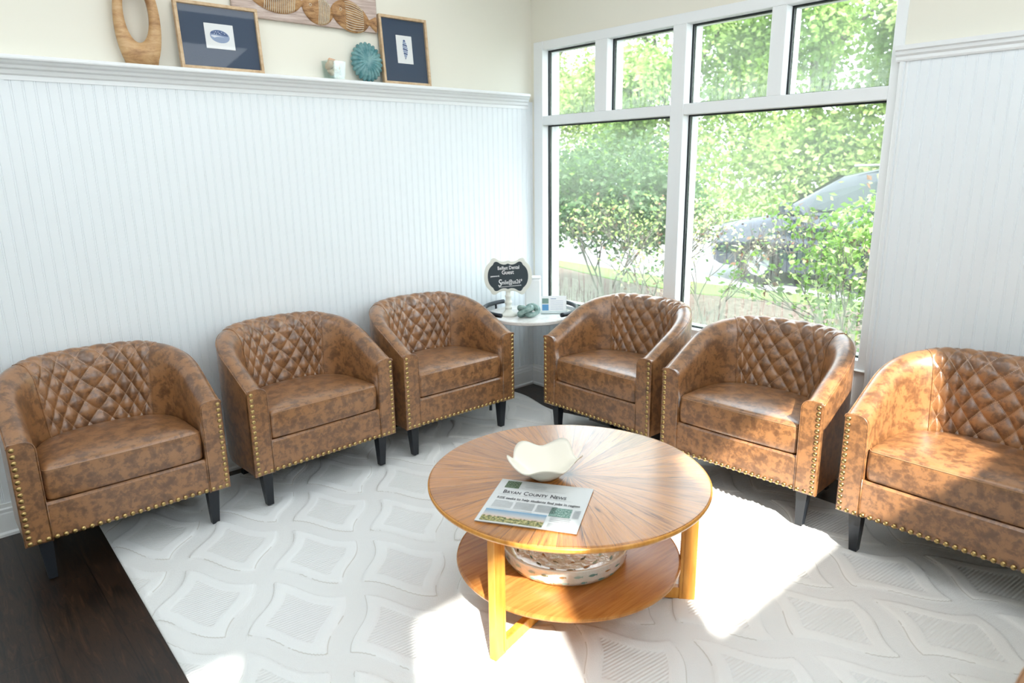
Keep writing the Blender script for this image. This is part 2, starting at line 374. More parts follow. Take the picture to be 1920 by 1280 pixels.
# window
win = bpy.data.objects.new('window_1', None); C.objects.link(win); struct(win)
def member(mb, y0, y1, z0, z1, x0=-.006, x1=.050): mb.box((x0, y0, z0), (x1, y1, z1), bev=.0025)
mb = MB()
for y0, y1, z0, z1 in [(-.108, -.028, .555, 2.255), (-1.181, -1.096, .60, 2.203), (-2.252, -2.207, .555, 2.255)]: member(mb, y0, y1, z0, z1)
for y0, y1, z0, z1 in [(-2.207, -.108, 2.203, 2.255), (-2.207, -1.181, 1.752, 1.808), (-1.096, -.108, 1.752, 1.808), (-2.207, -.108, .555, .600), (-.642, -.548, 1.808, 2.203), (-1.724, -1.650, 1.808, 2.203)]: member(mb, y0, y1, z0, z1, -.004)
# exterior half of the frame
for y0, y1, z0, z1 in [(-.108, -.028, .555, 2.255), (-1.175, -1.102, .60, 2.203), (-2.252, -2.207, .555, 2.255), (-2.207, -.108, 2.203, 2.255), (-2.207, -.108, 1.757, 1.803), (-2.207, -.108, .555, .600), (-.636, -.554, 1.808, 2.203), (-1.718, -1.656, 1.808, 2.203)]:
    mb.box((.072, y0, z0), (.150, y1, z1), bev=.002)
mb.obj('window_frame', m_white, win)
mb = MB(); mb.box((-.030, -2.252, .553), (0, -.028, .562), bev=.003); mb.obj('window_sill', m_white, win)
PANES = [(-.548, -.108, 1.808, 2.203), (-1.096, -.642, 1.808, 2.203), (-1.650, -1.181, 1.808, 2.203), (-2.207, -1.724, 1.808, 2.203), (-1.096, -.108, .600, 1.752), (-2.207, -1.181, .600, 1.752)]
for y0, y1, z0, z1 in PANES:
    g = MB(); w = .008
    for a in ((y0-.02, y0+w, z0-.02, z1+.02), (y1-w, y1+.02, z0-.02, z1+.02), (y0+w, y1-w, z0-.02, z0+.006), (y0+w, y1-w, z1-w, z1+.02)): g.box((.050, a[0], a[2]), (.058, a[1], a[3])); g.box((.066, a[0], a[2]), (.072, a[1], a[3]))
    g.obj('gasket', m_gasket, win)
    g = MB(); g.add([(.062, y0-.015, z0-.015), (.062, y1+.015, z0-.015), (.062, y1+.015, z1+.015), (.062, y0-.015, z1+.015)], [(0, 1, 2, 3)]); g.obj('glass_pane', m_glass, win)
# unseen walls behind the camera, with the windows the sun comes in by
struct(MB().box((XL-.15, YR, 0), (XL, .15, CEIL)).obj('wall_far_left', m_cream))
mb = MB(); k = .598*(-2.43-YR)
def xw(xf): return xf-k
t1 = 1/.858*math.tan(EL)
def zw(yf): return (yf-YR)*t1
ops = [(xw(-1.51), xw(-.17), zw(-2.43), zw(-1.62)), (xw(-2.62), xw(-2.06), zw(-2.43), zw(-1.66)), (-5.1, xw(-3.25), zw(-2.43), min(2.8, zw(-1.42)))]
ops.sort(); x = XL-.15
for a, b, z0, z1 in ops:
    if a > x: mb.box((x, YR-.06, 0), (a, YR, CEIL))
    mb.box((a, YR-.06, 0), (b, YR, z0)); mb.box((a, YR-.06, z1), (b, YR, CEIL)); x = b
mb.box((x, YR-.06, 0), (WT, YR, CEIL)); struct(mb.obj('wall_back', m_cream))

# ------------------------------------------------------------------ barrel chair
HW, YF, YB = .3725, -.275, .265
def outer_pt(t):
    """t 0..1 from front of the -x arm around the back to the front of the +x arm"""
    if t > .5: x, y, nx, ny = outer_pt(1-t); return -x, y, -nx, ny
    ys = -.075; Ls = ys-YF; a = HW; b = YB-ys; Le = 1.5708*sqrt((a*a+b*b)/2)*1.0
    s = t*2*(Ls+Le)
    if s < Ls: return -HW, YF+s, 1, 0
    th = (s-Ls)/Le*pi/2; e = .88
    c_, s_ = max(cos(th), 0), max(sin(th), 0)
    x = -a*c_**e; y = ys+b*s_**e
    # inward normal by gradient of the superellipse
    p = 2/e; gx = -(abs(x)/a)**(p-1)/a; gy = ((y-ys)/b)**(p-1)/b; l = sqrt(gx*gx+gy*gy)
    return x, y, -gx/l, -gy/l
def rim_h(y):
    s = min(max((y-YF)/(YB-YF), 0), 1); return .567+.192*sin(s*pi/2)**1.12
def section(t, shrink=0.0):
    x, y, nx, ny = outer_pt(t); H = rim_h(y); s = min(max((y-YF)/(YB-YF), 0), 1)
    tt = .086+.006*s; tb = .088+.046*s**2
    pr = [(.004, .168), (.0, .20), (0, .40), (0, H-.030), (.002, H-.014), (.010, H-.003), (.026, H+.003), (.046, H+.002), (.064, H-.007), (.077, H-.024), (tt, H-.052), (tt+(tb-tt)*.4, H-.15), (tb, .43), (tb, .31)]
    out = []
    for i, (d, z) in enumerate(pr):
        d2 = d
        out.append((x+nx*(d2), y+ny*d2, z-(shrink if 4 < i < 10 else 0)))
    return out
def interp_section(t, v, off=0.0):
    """point on the roll-over + inner part of the section (index 4..13), v 0..1, pushed out by off"""
    pr = section(t)[4:]; seg = [0]
    for a, b in zip(pr, pr[1:]): seg.append(seg[-1]+(Vector(b)-Vector(a)).length)
    s = v*seg[-1]
    for i in range(len(pr)-1):
        if s <= seg[i+1] or i == len(pr)-2:
            f = (s-seg[i])/(seg[i+1]-seg[i]); p0 = Vector(pr[i]); p1 = Vector(pr[i+1]); p = p0.lerp(p1, f)
            pm = Vector(pr[i-1]) if i > 0 else p0; pp = Vector(pr[i+2]) if i+2 < len(pr) else p1
            ta = (p1-pm).normalized(); tb_ = (pp-p0).normalized(); tg = ta.lerp(tb_, f).normalized()
            x, y, nx, ny = outer_pt(t); n = Vector((nx, ny, 0)); h = Vector((0, 0, 1))
            nn = Vector((0, 0, 0)); td = tg.dot(n); tz = tg.z; nn = (n*(-tz)+h*td).normalized()
            return p+nn*off, seg[-1]
def make_chair():
    root = thing('barrel_armchair', '', 'armchair')
    Nst = 72; ts = [i/Nst for i in range(Nst+1)]
    mb = MB(); P = [section(t, .006 if .335 < t < .665 else 0) for t in ts]; mb.grid(P)
    for P_ in (P[0], P[-1]): mb.add(P_, [tuple(range(len(P_)))])
    mb.obj('shell', m_leather, root)
    # quilted inner back
    q0, q1 = .315, .685; nu, nv = 7.0, 5.6; NU, NV = 168, 92; G = []; UV = []
    for j in range(NV+1):
        v = j/NV*.985+.0; row = []; ur = []
        for i in range(NU+1):
            u = i/NU; t = q0+(q1-q0)*u; a = u*nu+v*nv; b = u*nu-v*nv+20
            puff = (abs(sin(pi*a))*abs(sin(pi*b)))**.5
            edge = min(1, min(u, 1-u)*14); vt = min(1, v*7)
            off = .0015+.0125*puff*edge*(.30+.70*vt)
            p, _ = interp_section(t, v, off); row.append(p); ur.append((a, b))
        G.append(row); UV.append(ur)
    MB().grid(G, uv=UV).obj('quilted_back', m_quilt, root)
    for t in (q0, q1):
        mb = MB(); mb.tube([interp_section(t, v/30*.985, .001)[0] for v in range(31)], .0026, 6); mb.obj('back_seam', m_leather, root)
    # piping along outer top edge
    mb = MB(); mb.tube([(lambda s: (s[4][0], s[4][1], s[4][2]+.001))(section(i/90)) for i in range(91)], .0030, 6); mb.obj('piping', m_leather, root)
    # arm fronts
    for sgn in (-1, 1):
        w = .086; pts = []
        H = .567; base = [(0, .168), (0, H-.014)]
        for k_ in range(5): a = pi-k_/4*pi/2; base.append((.012+.012*cos(a), H-.012+.012*sin(a)))
        base += [(.04, H+.002)]
        for k_ in range(8): a = pi/2-k_/7*pi/2; base.append((w-.034+.034*cos(a), H-.036+.036*sin(a)))
        base += [(w, .168)]
        poly = [(sgn*(-HW+d) if sgn > 0 else HW-d, z) for d, z in base]
        mb = MB(); n = len(poly); cx = sum(p[0] for p in poly)/n; cz = sum(p[1] for p in poly)/n
        def sc(p, f): return (cx+(p[0]-cx)*(1-f/.043), cz+(p[1]-cz)*(1-f/.2))
        rings = [[(x, YF+.012, z) for x, z in poly], [(x, YF-.004, z) for x, z in poly], [(*[(q := sc((x, z), .004))[0]], YF-.009, q[1]) for x, z in poly]]
        for r_ in range(2):
            mb.add(rings[r_]+rings[r_+1], [(i, (i+1) % n, n+(i+1) % n, n+i) for i in range(n)], 0, False)
        mb.add(rings[2], [tuple(range(n))]); mb.obj('arm_front', m_leather, root)
        mb = MB(); mb.tube([(x, YF-.007, z) for x, z in poly[1:]], .0024, 6); mb.obj('arm_piping', m_leather, root)
    # front rail and underside
    mb = MB(); mb.box((-HW+.080, YF-.004, .168), (HW-.080, YF+.05, .318), bev=.009); mb.obj('front_rail', m_leather, root)
    for sx in (-1, 1):
        mb = MB(); mb.tube([(sx*(HW-.087), YF-.0065, .17), (sx*(HW-.087), YF-.0065, .325)], .0026, 6); mb.obj('rail_seam', m_leather, root)
    poly = []
    for i in range(41):
        x, y, nx, ny = outer_pt(i/40); poly.append((x+nx*.03, max(y+ny*.03, YF+.035)))
    mb = MB(); mb.prism(poly, .155, .172); mb.prism([(x*.90, y*.9) for x, y in poly], .17, .32); mb.obj('dust_cover', m_blackcloth, root)
    # seat cushion
    outl = []
    yc = YF-.004; xw_ = HW-.091
    for i in range(3, 58):
        t = i/60; x, y, nx, ny = outer_pt(t); s = min(max((y-YF)/(YB-YF), 0), 1); d = .090+.046*s**2
        outl.append(Vector((x+nx*d, y+ny*d)))
    outl = [p for p in outl if p.y > YF+.03]
    fr = []
    for k_ in range(6): a = k_/5*pi/2; fr.append(Vector((xw_-.022+.022*cos(-a), YF+.022+.022*sin(-a))))
    for k_ in range(1, 20): x = (xw_-.022)*(1-2*k_/20); fr.append(Vector((x, YF-.004*cos(pi*x/(2*xw_)))))
    for k_ in range(6): a = k_/5*pi/2; fr.append(Vector((-xw_+.022-.022*sin(a), YF+.022-.022*cos(a))))
    ring = outl+fr; n = len(ring); cen = Vector((0, -.06)); ring.reverse()
    lv = [(.97, .322), (.992, .326), (1, .336), (1.004, .36), (1.006, .39), (1.002, .42), (.997, .434), (.985, .444), (.96, .450), (.90, .455), (.75, .461), (.5, .466), (.25, .469), (.05, .470)]
    mb = MB(); vs = []
    for s, z in lv:
        for p in ring:
            q = cen+(p-cen)*s; vs.append((q.x, q.y, z))
    fs = [(i*n+j, i*n+(j+1) % n, (i+1)*n+(j+1) % n, (i+1)*n+j) for i in range(len(lv)-1) for j in range(n)]+[tuple(range(n)), tuple((len(lv)-1)*n+j for j in range(n))]
    mb.add(vs, fs, 0, True); cu = mb.obj('seat_cushion', m_leather, root)
    mb = MB(); mb.tube([(q.x, q.y, .440) for q in (cen+(p-cen)*.9935 for p in ring if p.y < YF+.05)], .0016, 5)
    mb.obj('stitching', m_thread, cu)
    # nail heads
    nm = MB(); R = .0094; vs = []; n = 10
    for k_ in range(4):
        a = k_/4*pi/2
        vs += [(R*cos(a)*cos(2*pi*j/n), -.0058*sin(a), R*cos(a)*sin(2*pi*j/n)) for j in range(n)]
    vs.append((0, -.0058, 0)); fs = [(i*n+j, i*n+(j+1) % n, (i+1)*n+(j+1) % n, (i+1)*n+j) for i in range(3) for j in range(n)]+[(3*n+j, 3*n+(j+1) % n, 4*n) for j in range(n)]
    nm.add(vs, fs, 0, True); me = nm.mesh('nail_head', m_brass)
    def nail(x, z):
        o = bpy.data.objects.new('nail_head', me); C.objects.link(o); o.parent = root; o.location = (x, YF-.0085, z)
    for sx in (-1, 1):
        for k_ in range(15): nail(sx*(HW-.015), .205+k_*.0245)
    NB = 26
    for k_ in range(NB): nail(-(HW-.016)+k_/(NB-1)*2*(HW-.016), .181)
    # legs
    for sx in (-1, 1):
        for front in (1, 0):
            mb = MB(); yt = YF+.045 if front else YB-.14; xt = sx*(HW-.065) if front else sx*.21
            xb = xt-sx*(.004 if front else -.03); yb = yt-.004 if front else yt+.05
            a, b = .024, .0145
            vs = [(xb+i*b, yb+j*b, 0.004) for i, j in ((-1, -1), (1, -1), (1, 1), (-1, 1))]+[(xt+i*a, yt+j*a, .17) for i, j in ((-1, -1), (1, -1), (1, 1), (-1, 1))]
            mb.add(vs, [(0, 3, 2, 1), (4, 5, 6, 7)]+[(i, (i+1) % 4, 4+(i+1) % 4, 4+i) for i in range(4)])
            mb.lathe([(.009, 0), (.009, .005)], 10, 0, (xb, yb, 0)); mb.obj('leg', m_blackwood, root)
    return root
chair = make_chair()
CH = [((-2.722, -.30), 0, 'brown quilted barrel armchair nearest the dark wood floor, leftmost in the row'),
      ((-1.885, -.302), 2.5, 'brown quilted barrel armchair in the middle of the three along the left beadboard wall'),
      ((-1.070, -.300), 0, 'brown quilted barrel armchair beside the chalkboard sign table, against the left beadboard wall'),
      ((-.345, -1.125), -90, 'brown quilted barrel armchair under the window, next to the small round side table'),
      ((-.385, -1.965), -87.5, 'brown quilted barrel armchair under the right window pane, dark leg in bright sun patch'),
      ((-.408, -2.822), -90, 'brown quilted barrel armchair with sunlit seat in front of right beadboard wall'),
      ((-1.515, -3.555), 180, 'brown armchair whose arm corner just enters the bottom right of the photo')]
for i, ((x, y), a, lab) in enumerate(CH):
    o = chair if i == 0 else copy_tree(chair)
    o.location = (x, y, .0135 if i else .003); o.rotation_euler = (0, 0, radians(a)); o['label'] = lab; o['group'] = 'matching brown barrel armchairs'

# ------------------------------------------------------------------ rug
RX0, RX1, RY0, RY1 = -2.80, -.30, -3.20, -.10
def rug():
    st = .0082; nx = int((RX1-RX0)/st); ny = int((RY1-RY0)/st); vs = []; zn = []
    for j in range(ny+1):
        for i in range(nx+1):
            x = RX0+(RX1-RX0)*i/nx; y = RY0+(RY1-RY0)*j/ny
            a = (x+2.64)/.43+(y+1.10)/.62; b = (x+2.64)/.43-(y+1.10)/.62
            a, b = a+.058*sin(2*pi*b+.4)+.02*sin(y*3+x*5), b-.050*sin(2*pi*a+.3)+.02*sin(x*4-y*2)
            # fine distance in the diamond lattice
            fa = abs(a-round(a)); fb = abs(b-round(b)); m_ = max(fa, fb)  # 0 centre .5 edge
            d = .5-m_
            z = m_; h = .0068*min(1, max(0, (.395-m_)/.016))
            if m_ < .265: h = .0068-.0042*min(1, (.265-m_)/.016)
            zz = .008+h
            # curled far corner and edges
            e = min(x-RX0, RX1-x, y-RY0, RY1-y)
            if e < .012: zz = .007
            cr = max(0, 1-sqrt((x-RX1)**2+(y-RY1)**2)/.35); zz += .02*cr*(1+sin(x*22))*.5
            ox = -.05*(y+.1)*0; xx = x-.018*(RY1-y)*max(0, (RX1-x)/2.5)**2+(0 if x < -1 else -.03*sin(y*9)*max(0, 1-(RX1-x)/.3)*(1 if y > -.8 else 0))
            vs.append((xx, y, zz)); zn.append(z)
    fs = [(j*(nx+1)+i, j*(nx+1)+i+1, (j+1)*(nx+1)+i+1, (j+1)*(nx+1)+i) for j in range(ny) for i in range(nx)]
    top = len(vs); bd = [i for i in range(nx+1)]+[j*(nx+1)+nx for j in range(1, ny+1)]+[ny*(nx+1)+i for i in range(nx-1, -1, -1)]+[j*(nx+1) for j in range(ny-1, 0, -1)]
    for k_ in bd: vs.append((vs[k_][0], vs[k_][1], .0005)); zn.append(0)
    nb = len(bd)
    for k_ in range(nb): fs.append((bd[k_], top+k_, top+(k_+1) % nb, bd[(k_+1) % nb]))
    me = bpy.data.meshes.new('area_rug'); me.from_pydata(vs, [], fs); me.materials.append(m_rug)
    at = me.attributes.new('cell', 'FLOAT', 'POINT'); at.data.foreach_set('value', zn)
    me.polygons.foreach_set('use_smooth', [True]*len(fs)); me.update()
    o = bpy.data.objects.new('area_rug', me); C.objects.link(o)
    tag(o, 'large off-white area rug with raised wavy diamond pattern on dark wood floor', 'rug'); return o
rug()

# ------------------------------------------------------------------ coffee table
TC = Vector((-1.66, -1.935, .0125)); TR = .482
tb = thing('coffee_table', 'round two-tier wooden coffee table with sunburst top in the middle of the rug', 'table', TC)
mb = MB(); mb.lathe([(.05, .430), (TR-.012, .430), (TR-.003, .434), (TR, .440), (TR, .447), (TR-.004, .4505)], 128); mb.obj('table_edge', m_tablewood, tb)
mb = MB(); mb.lathe([(.001, .449), (TR-.012, .449), (TR-.004, .4505), (TR-.006, .4525), (TR-.012, .453), (.001, .453)], 128, smooth=False); mb.obj('tabletop', m_sunburst, tb)
mb = MB(); mb.lathe([(.001, .146), (.385, .146), (.392, .149), (.394, .155), (.392, .161), (.386, .163), (.001, .163)], 112, smooth=False); mb.obj('lower_shelf', m_shelfwood, tb)
for a in (193, 311, 72):
    R_ = Matrix.Rotation(radians(a), 4, 'Z')
    mb = MB(); mb.box((.392, -.0135, 0), (.448, .0135, .431), bev=.0025, M=R_); mb.box((.405, -.0155, .012), (.4065, .0155, .42), M=R_); mb.obj('leg', m_tablewood, tb)
    mb = MB(); mb.box((.01, -.0125, .002), (.393, .0125, .045), bev=.002, M=R_); mb.obj('base_stretcher', m_tablewood, tb)
ZT = TC.z+.453

# ruffled bowl
m_bowl = mat('cream_ceramic', (.80, .76, .66), .35); BS(m_bowl).inputs['Subsurface Weight'].default_value = .0
def ruffle_bowl():
    n = 120; rings = []
    def ring(r, z, amp, th):
        return [((r*(1+.075*amp*cos(5*a+.9)+.05*amp*cos(2*a)))*cos(a), (r*(1+.075*amp*cos(5*a+.9)+.05*amp*cos(2*a)))*sin(a), z+.015*amp*cos(5*a+.9+.5)+.005*amp*sin(3*a+1)) for a in (2*pi*j/n for j in range(n))]
    out = [(.038, 0, 0), (.042, .003, 0), (.055, .012, .03), (.080, .032, .15), (.100, .050, .42), (.116, .064, .8), (.127, .072, 1.05), (.127, .0765, 1.05), (.115, .069, .8), (.097, .054, .42), (.074, .035, .15), (.046, .015, .03), (.02, .008, 0), (.001, .007, 0)]
    mb = MB(); vs = []
    for r, z, a in out: vs += ring(r, z, a, 0)
    fs = [(i*n+j, i*n+(j+1) % n, (i+1)*n+(j+1) % n, (i+1)*n+j) for i in range(len(out)-1) for j in range(n)]+[tuple(range(n))]
    mb.add(vs, fs, 0, True); return mb
o = ruffle_bowl().obj('ruffled_bowl', m_bowl, loc=(-1.735, -1.895, ZT)); o.rotation_euler = (0, 0, .5); tag(o, 'cream ruffled ceramic bowl with wavy rim on the coffee table top', 'bowl')

# newspaper
m_paper = mat('newsprint', (.60, .62, .62), .85)
m_ink = mat('newsprint_ink', (.045, .045, .055), .8); m_inkl = mat('newsprint_grey_text', (.40, .42, .43), .85)
def photo_mat(name, kind):
    m = mat(name, rough=.8); b = BS(m); uv = N(m, 'ShaderNodeUVMap'); uv.uv_map = 'UVMap'; sp = N(m, 'ShaderNodeSeparateXYZ'); L(m, uv.outputs[0], sp.inputs[0])
    mp = N(m, 'ShaderNodeMapping'); mp.inputs['Scale'].default_value = (5, 2.2, 1); L(m, uv.outputs[0], mp.inputs[0]); n = noisef(m, mp.outputs[0], 4, 5, .7)
    if kind == 0:
        sky = ramp(m, sp.outputs[1], [(.35, (.62, .42, .30)), (.6, (.45, .45, .45)), (1, (.13, .28, .42))]); fol = ramp(m, n, [(.4, (.05, .09, .05)), (.52, (.30, .27, .10)), (.62, (.55, .52, .28))])
        f = mathn(m, 'GREATER_THAN', mathn(m, 'ADD', sp.outputs[1], mathn(m, 'MULTIPLY', n, .5)), .66); L(m, mixc(m, f, fol, sky), b.inputs['Base Color'])
    elif kind == 1: L(m, ramp(m, n, [(.35, (.05, .13, .11)), (.5, (.14, .26, .22)), (.62, (.45, .55, .5))]), b.inputs['Base Color'])
    else: L(m, ramp(m, n, [(.4, (.03, .04, .03)), (.52, (.08, .16, .07)), (.65, (.5, .5, .45))]), b.inputs['Base Color'])
    return m
mp0, mp1, mp2 = photo_mat('photo_sunset_fields', 0), photo_mat('photo_green_yard', 1), photo_mat('photo_small_portrait', 2)
A_, B_, C_, D_ = Vector((-1.855, -1.817)), Vector((-1.690, -2.078)), Vector((-1.937, -2.239)), Vector((-2.104, -1.972))
org = D_; ux = ((C_-D_)+(B_-A_))/2; uy = ((A_-D_)+(B_-C_))/2; PWid, PHei = ux.length, uy.length; ang = atan2(ux.y, ux.x)
np_ = thing('newspaper', 'folded newspaper lying on the left front of the coffee table top', 'newspaper', (org.x, org.y, ZT), (0, 0, ang))
def sheet(z, dx, dy, w, h, th, mb, wav=.0015):
    G1 = []; G0 = []
    for j in range(13):
        r1 = []; r0 = []
        for i in range(17):
            x = dx+w*i/16; y = dy+h*j/12; q = z+wav*sin(x*14+y*9)+wav; 
            if i == 16: q -= wav
            r1.append((x, y, q+th)); r0.append((x, y, q))
        G1.append(r1); G0.append(r0)
    mb.grid(G1); mb.grid(G0)
    for (a, b) in ((G0[0], G1[0]), (G0[-1], G1[-1])): mb.grid([a, b])
    for c_ in (0, -1): mb.grid([[r[c_] for r in G0], [r[c_] for r in G1]])
mb = MB(); sheet(.0005, .004, .003, PWid-.006, PHei-.004, .0016, mb, .0003); sheet(.0032, .0, .0, PWid, PHei, .0018, mb, .0006); mb.obj('folded_pages', m_paper, np_)
ZP = .0068; P = lambda u, v, dz=0: Matrix.Translation((u*PWid, v*PHei, ZP+dz))
mb = MB()
# masthead in small capitals
def smallcaps(words, u0, v0, big, small, total, mi=0):
    segs = []; x = 0; k_ = 1.0
    for w in words:
        for part, sz in ((w[0], big), (w[1:], small)):
            vs, fs = text_geo(part, sz, .0003); x0 = min(v.x for v in vs); x1 = max(v.x for v in vs)
            segs.append((vs, fs, x-x0)); x += (x1-x0)+sz*.10
        x += big*.35
    k_ = total/x
    for vs, fs, ox in segs: mb.add([P(u0, v0) @ Vector(((v.x+ox)*k_, v.y, 0)) for v in vs], fs, mi)
smallcaps(['BRYAN', 'COUNTY', 'NEWS'], .10, .655, .034, .026, PWid*.70)
put_text(mb, 'RISE seeks to help students find jobs in region', P(.075, .52), .021, PWid*.86, bold=.0003)
def bar(u0, v0, u1, v1, mi):
    mb.add([P(u0, v0, -.0002) @ Vector(), P(u1, v0, -.0002) @ Vector(), P(u1, v1, -.0002) @ Vector(), P(u0, v1, -.0002) @ Vector()], [(0, 1, 2, 3)], mi, False, [(0, 0), (1, 0), (1, 1), (0, 1)])
bar(.06, .625, .84, .629, 1); bar(.27, .80, .74, .803, 1)
for k_ in range(3): bar(.29, .90-k_*.03, .52, .906-k_*.03, 1)
for c_ in range(3):
    for k_ in range(9): bar(.07+c_*.225, .47-k_*.018, .07+c_*.225+.20-(.05 if k_ == 0 and c_ == 0 else 0), .478-k_*.018, 1)
bar(.06, .292, .50, .300, 1)
for k_ in range(8): bar(.90, .44-k_*.022, .965, .45-k_*.022, 1)
for k_ in range(3): bar(.70, .235-k_*.035, .90, .246-k_*.035, 1)
for k_ in range(5): bar(.70, .12-k_*.02, .90, .128-k_*.02, 1)
bar(.04, .02, .66, .275, 2); bar(.67, .27, .88, .46, 3); bar(.08, .79, .235, .96, 4); mb.obj('printed_page', [m_ink, m_inkl, mp0, mp1, mp2], np_)
for z_ in (0,): pass

# glass platter with fish, on the lower shelf
m_platter = mat('pearly_glass', (.80, .86, .84), .08); b = BS(m_platter); b.inputs['Coat Weight'].default_value = .8; b.inputs['IOR'].default_value = 1.45
L(m_platter, bump(m_platter, noisef(m_platter, coords(m_platter), 38, 3, .5), .5, .01), b.inputs['Normal'])
L(m_platter, ramp(m_platter, noisef(m_platter, coords(m_platter), 14, 3, .5), [(.4, (.82, .91, .89)), (.6, (.95, .96, .95))]), b.inputs['Base Color'])
fish_m = [mat('fish_teal', (.16, .34, .33), .2), mat('fish_olive', (.16, .17, .09), .2), mat('fish_amber', (.42, .24, .09), .2), mat('fish_aqua', (.40, .60, .58), .2)]
pl = thing('glass_platter', 'shallow round iridescent glass bowl with small fish pattern on the coffee table lower shelf', 'bowl', (-1.685, -1.945, TC.z+.163), (0, 0, 0))
PR = .222
mb = MB(); mb.lathe([(.001, .0), (.19, 0), (.207, .006), (.217, .025), (PR, .062), (PR+.002, .068), (PR-.004, .069), (.212, .045), (.200, .022), (.17, .011), (.08, .010), (.001, .010)], 96); mb.obj('dish', m_platter, pl)
mb = MB()
def fishpoly(l): return [(-.5*l, 0), (-.25*l, .13*l), (.05*l, .15*l), (.3*l, .05*l), (.5*l, .14*l), (.45*l, 0), (.5*l, -.14*l), (.3*l, -.05*l), (.05*l, -.15*l), (-.25*l, -.13*l)]
for row, (r, z, cnt, wall) in enumerate([(.2215, .045, 26, 1), (.2165, .020, 24, 1), (.207, .036, 24, 2), (.165, .0112, 18, 0), (.125, .0112, 14, 0), (.08, .0105, 9, 0)]):
    for k_ in range(cnt):
        a = 2*pi*(k_+random.uniform(-.15, .15))/cnt; l = random.uniform(.022, .034); fp = fishpoly(l); mi = random.randrange(4)
        if wall == 1:
            th = .0006; slope = .13; vs = [((r+th+(y)*slope)*cos(a+x/r), (r+th+y*slope)*sin(a+x/r), z+y) for x, y in fp]
        elif wall == 2: vs = [((r-.0012+y*.42)*cos(a-x/r), (r-.0012+y*.42)*sin(a-x/r), z+y*.8+.0015) for x, y in fp]
        else: vs = [((r+y)*cos(a+x/r), (r+y)*sin(a+x/r), z+.0008) for x, y in fp]
        mb.add(vs, [tuple(range(len(fp)))], mi)
mb.obj('fish_pattern', fish_m, pl, recalc=False)

# ------------------------------------------------------------------ corner side table
SC = (-.335, -.335, 0); ZS = .600
m_marble = mat('pale_marble_top', (.80, .79, .75), .25)
L(m_marble, ramp(m_marble, noisef(m_marble, coords(m_marble), 8, 6, .7, 2), [(.35, (.66, .64, .60)), (.55, (.82, .80, .77))]), BS(m_marble).inputs['Base Color'])
m_blackmetal = mat('black_powder_coated_metal', (.018, .024, .032), .38, .3)
sd = thing('side_table', 'small round white-topped side table with black tube rails in the room corner', 'table', SC)
mb = MB(); mb.lathe([(.001, ZS-.022), (.268, ZS-.022), (.275, ZS-.018), (.275, ZS-.004), (.271, ZS), (.001, ZS)], 80, smooth=False); mb.obj('tabletop', m_marble, sd)
for a0, a1 in ((84, 190), (-94, 12)):
    mb = MB(); mb.tube([(.292*cos(radians(a)), .292*sin(radians(a)), ZS+.034) for a in [a0+(a1-a0)*i/36 for i in range(37)]], .0135, 12)
    for a in (a0+14, a1-14):
        c_, s_ = cos(radians(a)), sin(radians(a)); mb.tube([(.292*c_, .292*s_, ZS+.03), (.288*c_, .288*s_, ZS-.045)], .007, 8)
    mb.obj('handle_rail', m_blackmetal, sd)
for a in (139, -41):
    c_, s_ = cos(radians(a)), sin(radians(a)); tx, ty = -s_, c_
    mb = MB(); mb.tube([(.26*c_-.16*tx, .26*s_-.16*ty, .012), (.262*c_, .262*s_, .014), (.26*c_+.16*tx, .26*s_+.16*ty, .012)], .010, 8); mb.tube([(.262*c_, .262*s_, .014), (.262*c_, .262*s_, ZS-.026)], .011, 8)
    mb.tube([(.262*c_-.10*tx, .262*s_-.10*ty, ZS-.030), (.262*c_+.10*tx, .262*s_+.10*ty, ZS-.030)], .008, 8); mb.obj('leg', m_blackmetal, sd)
# chalkboard sign
m_chalkb = mat('chalkboard_face', (.030, .045, .055), .65); m_ivory = mat('ivory_painted_wood', (.78, .79, .72), .5); m_chalk = mat('white_chalk_marker', (.85, .87, .88), .7)
def plaque(a, b):
    """scalloped bracket outline"""
    q = [(0, .84), (.10, .77), (.24, .76), (.38, .82), (.48, .92), (.58, .96), (.66, .93), (.71, .84), (.74, .74), (.84, .64), (.93, .47), (.985, .25), (1, 0)]
    pts = [(x, y) for x, y in q]; pts += [(x, -y) for x, y in q[::-1][1:]]; pts += [(-x, -y) for x, y in q[1:]]; pts += [(-x, y) for x, y in q[::-1][1:-1]]
    for _ in range(2):
        o_ = []
        for i_ in range(len(pts)):
            (x0, y0), (x1, y1) = pts[i_], pts[(i_+1) % len(pts)]; o_ += [(x0*.75+x1*.25, y0*.75+y1*.25), (x0*.25+x1*.75, y0*.25+y1*.75)]
        pts = o_
    return [(x*a, y*b) for x, y in pts]
cs = thing('chalkboard_sign', 'scalloped black chalkboard sign with white lettering on an ivory pedestal, on the side table', 'sign', (-.475, -.285, ZS), (0, 0, radians(-43)))
MS = Matrix.Translation((0, 0, .245)) @ Matrix.Rotation(radians(84), 4, 'X')
mb = MB(); mb.prism([(x, y) for x, y in plaque(.148, .118)], -.010, .006, MS); mb.prism([(x, y) for x, y in plaque(.140, .110)], .006, .009, MS); mb.obj('sign_frame', m_ivory, cs)
mb = MB(); mb.prism(plaque(.124, .094), .009, .0105, MS); mb.obj('chalkboard', m_chalkb, cs)
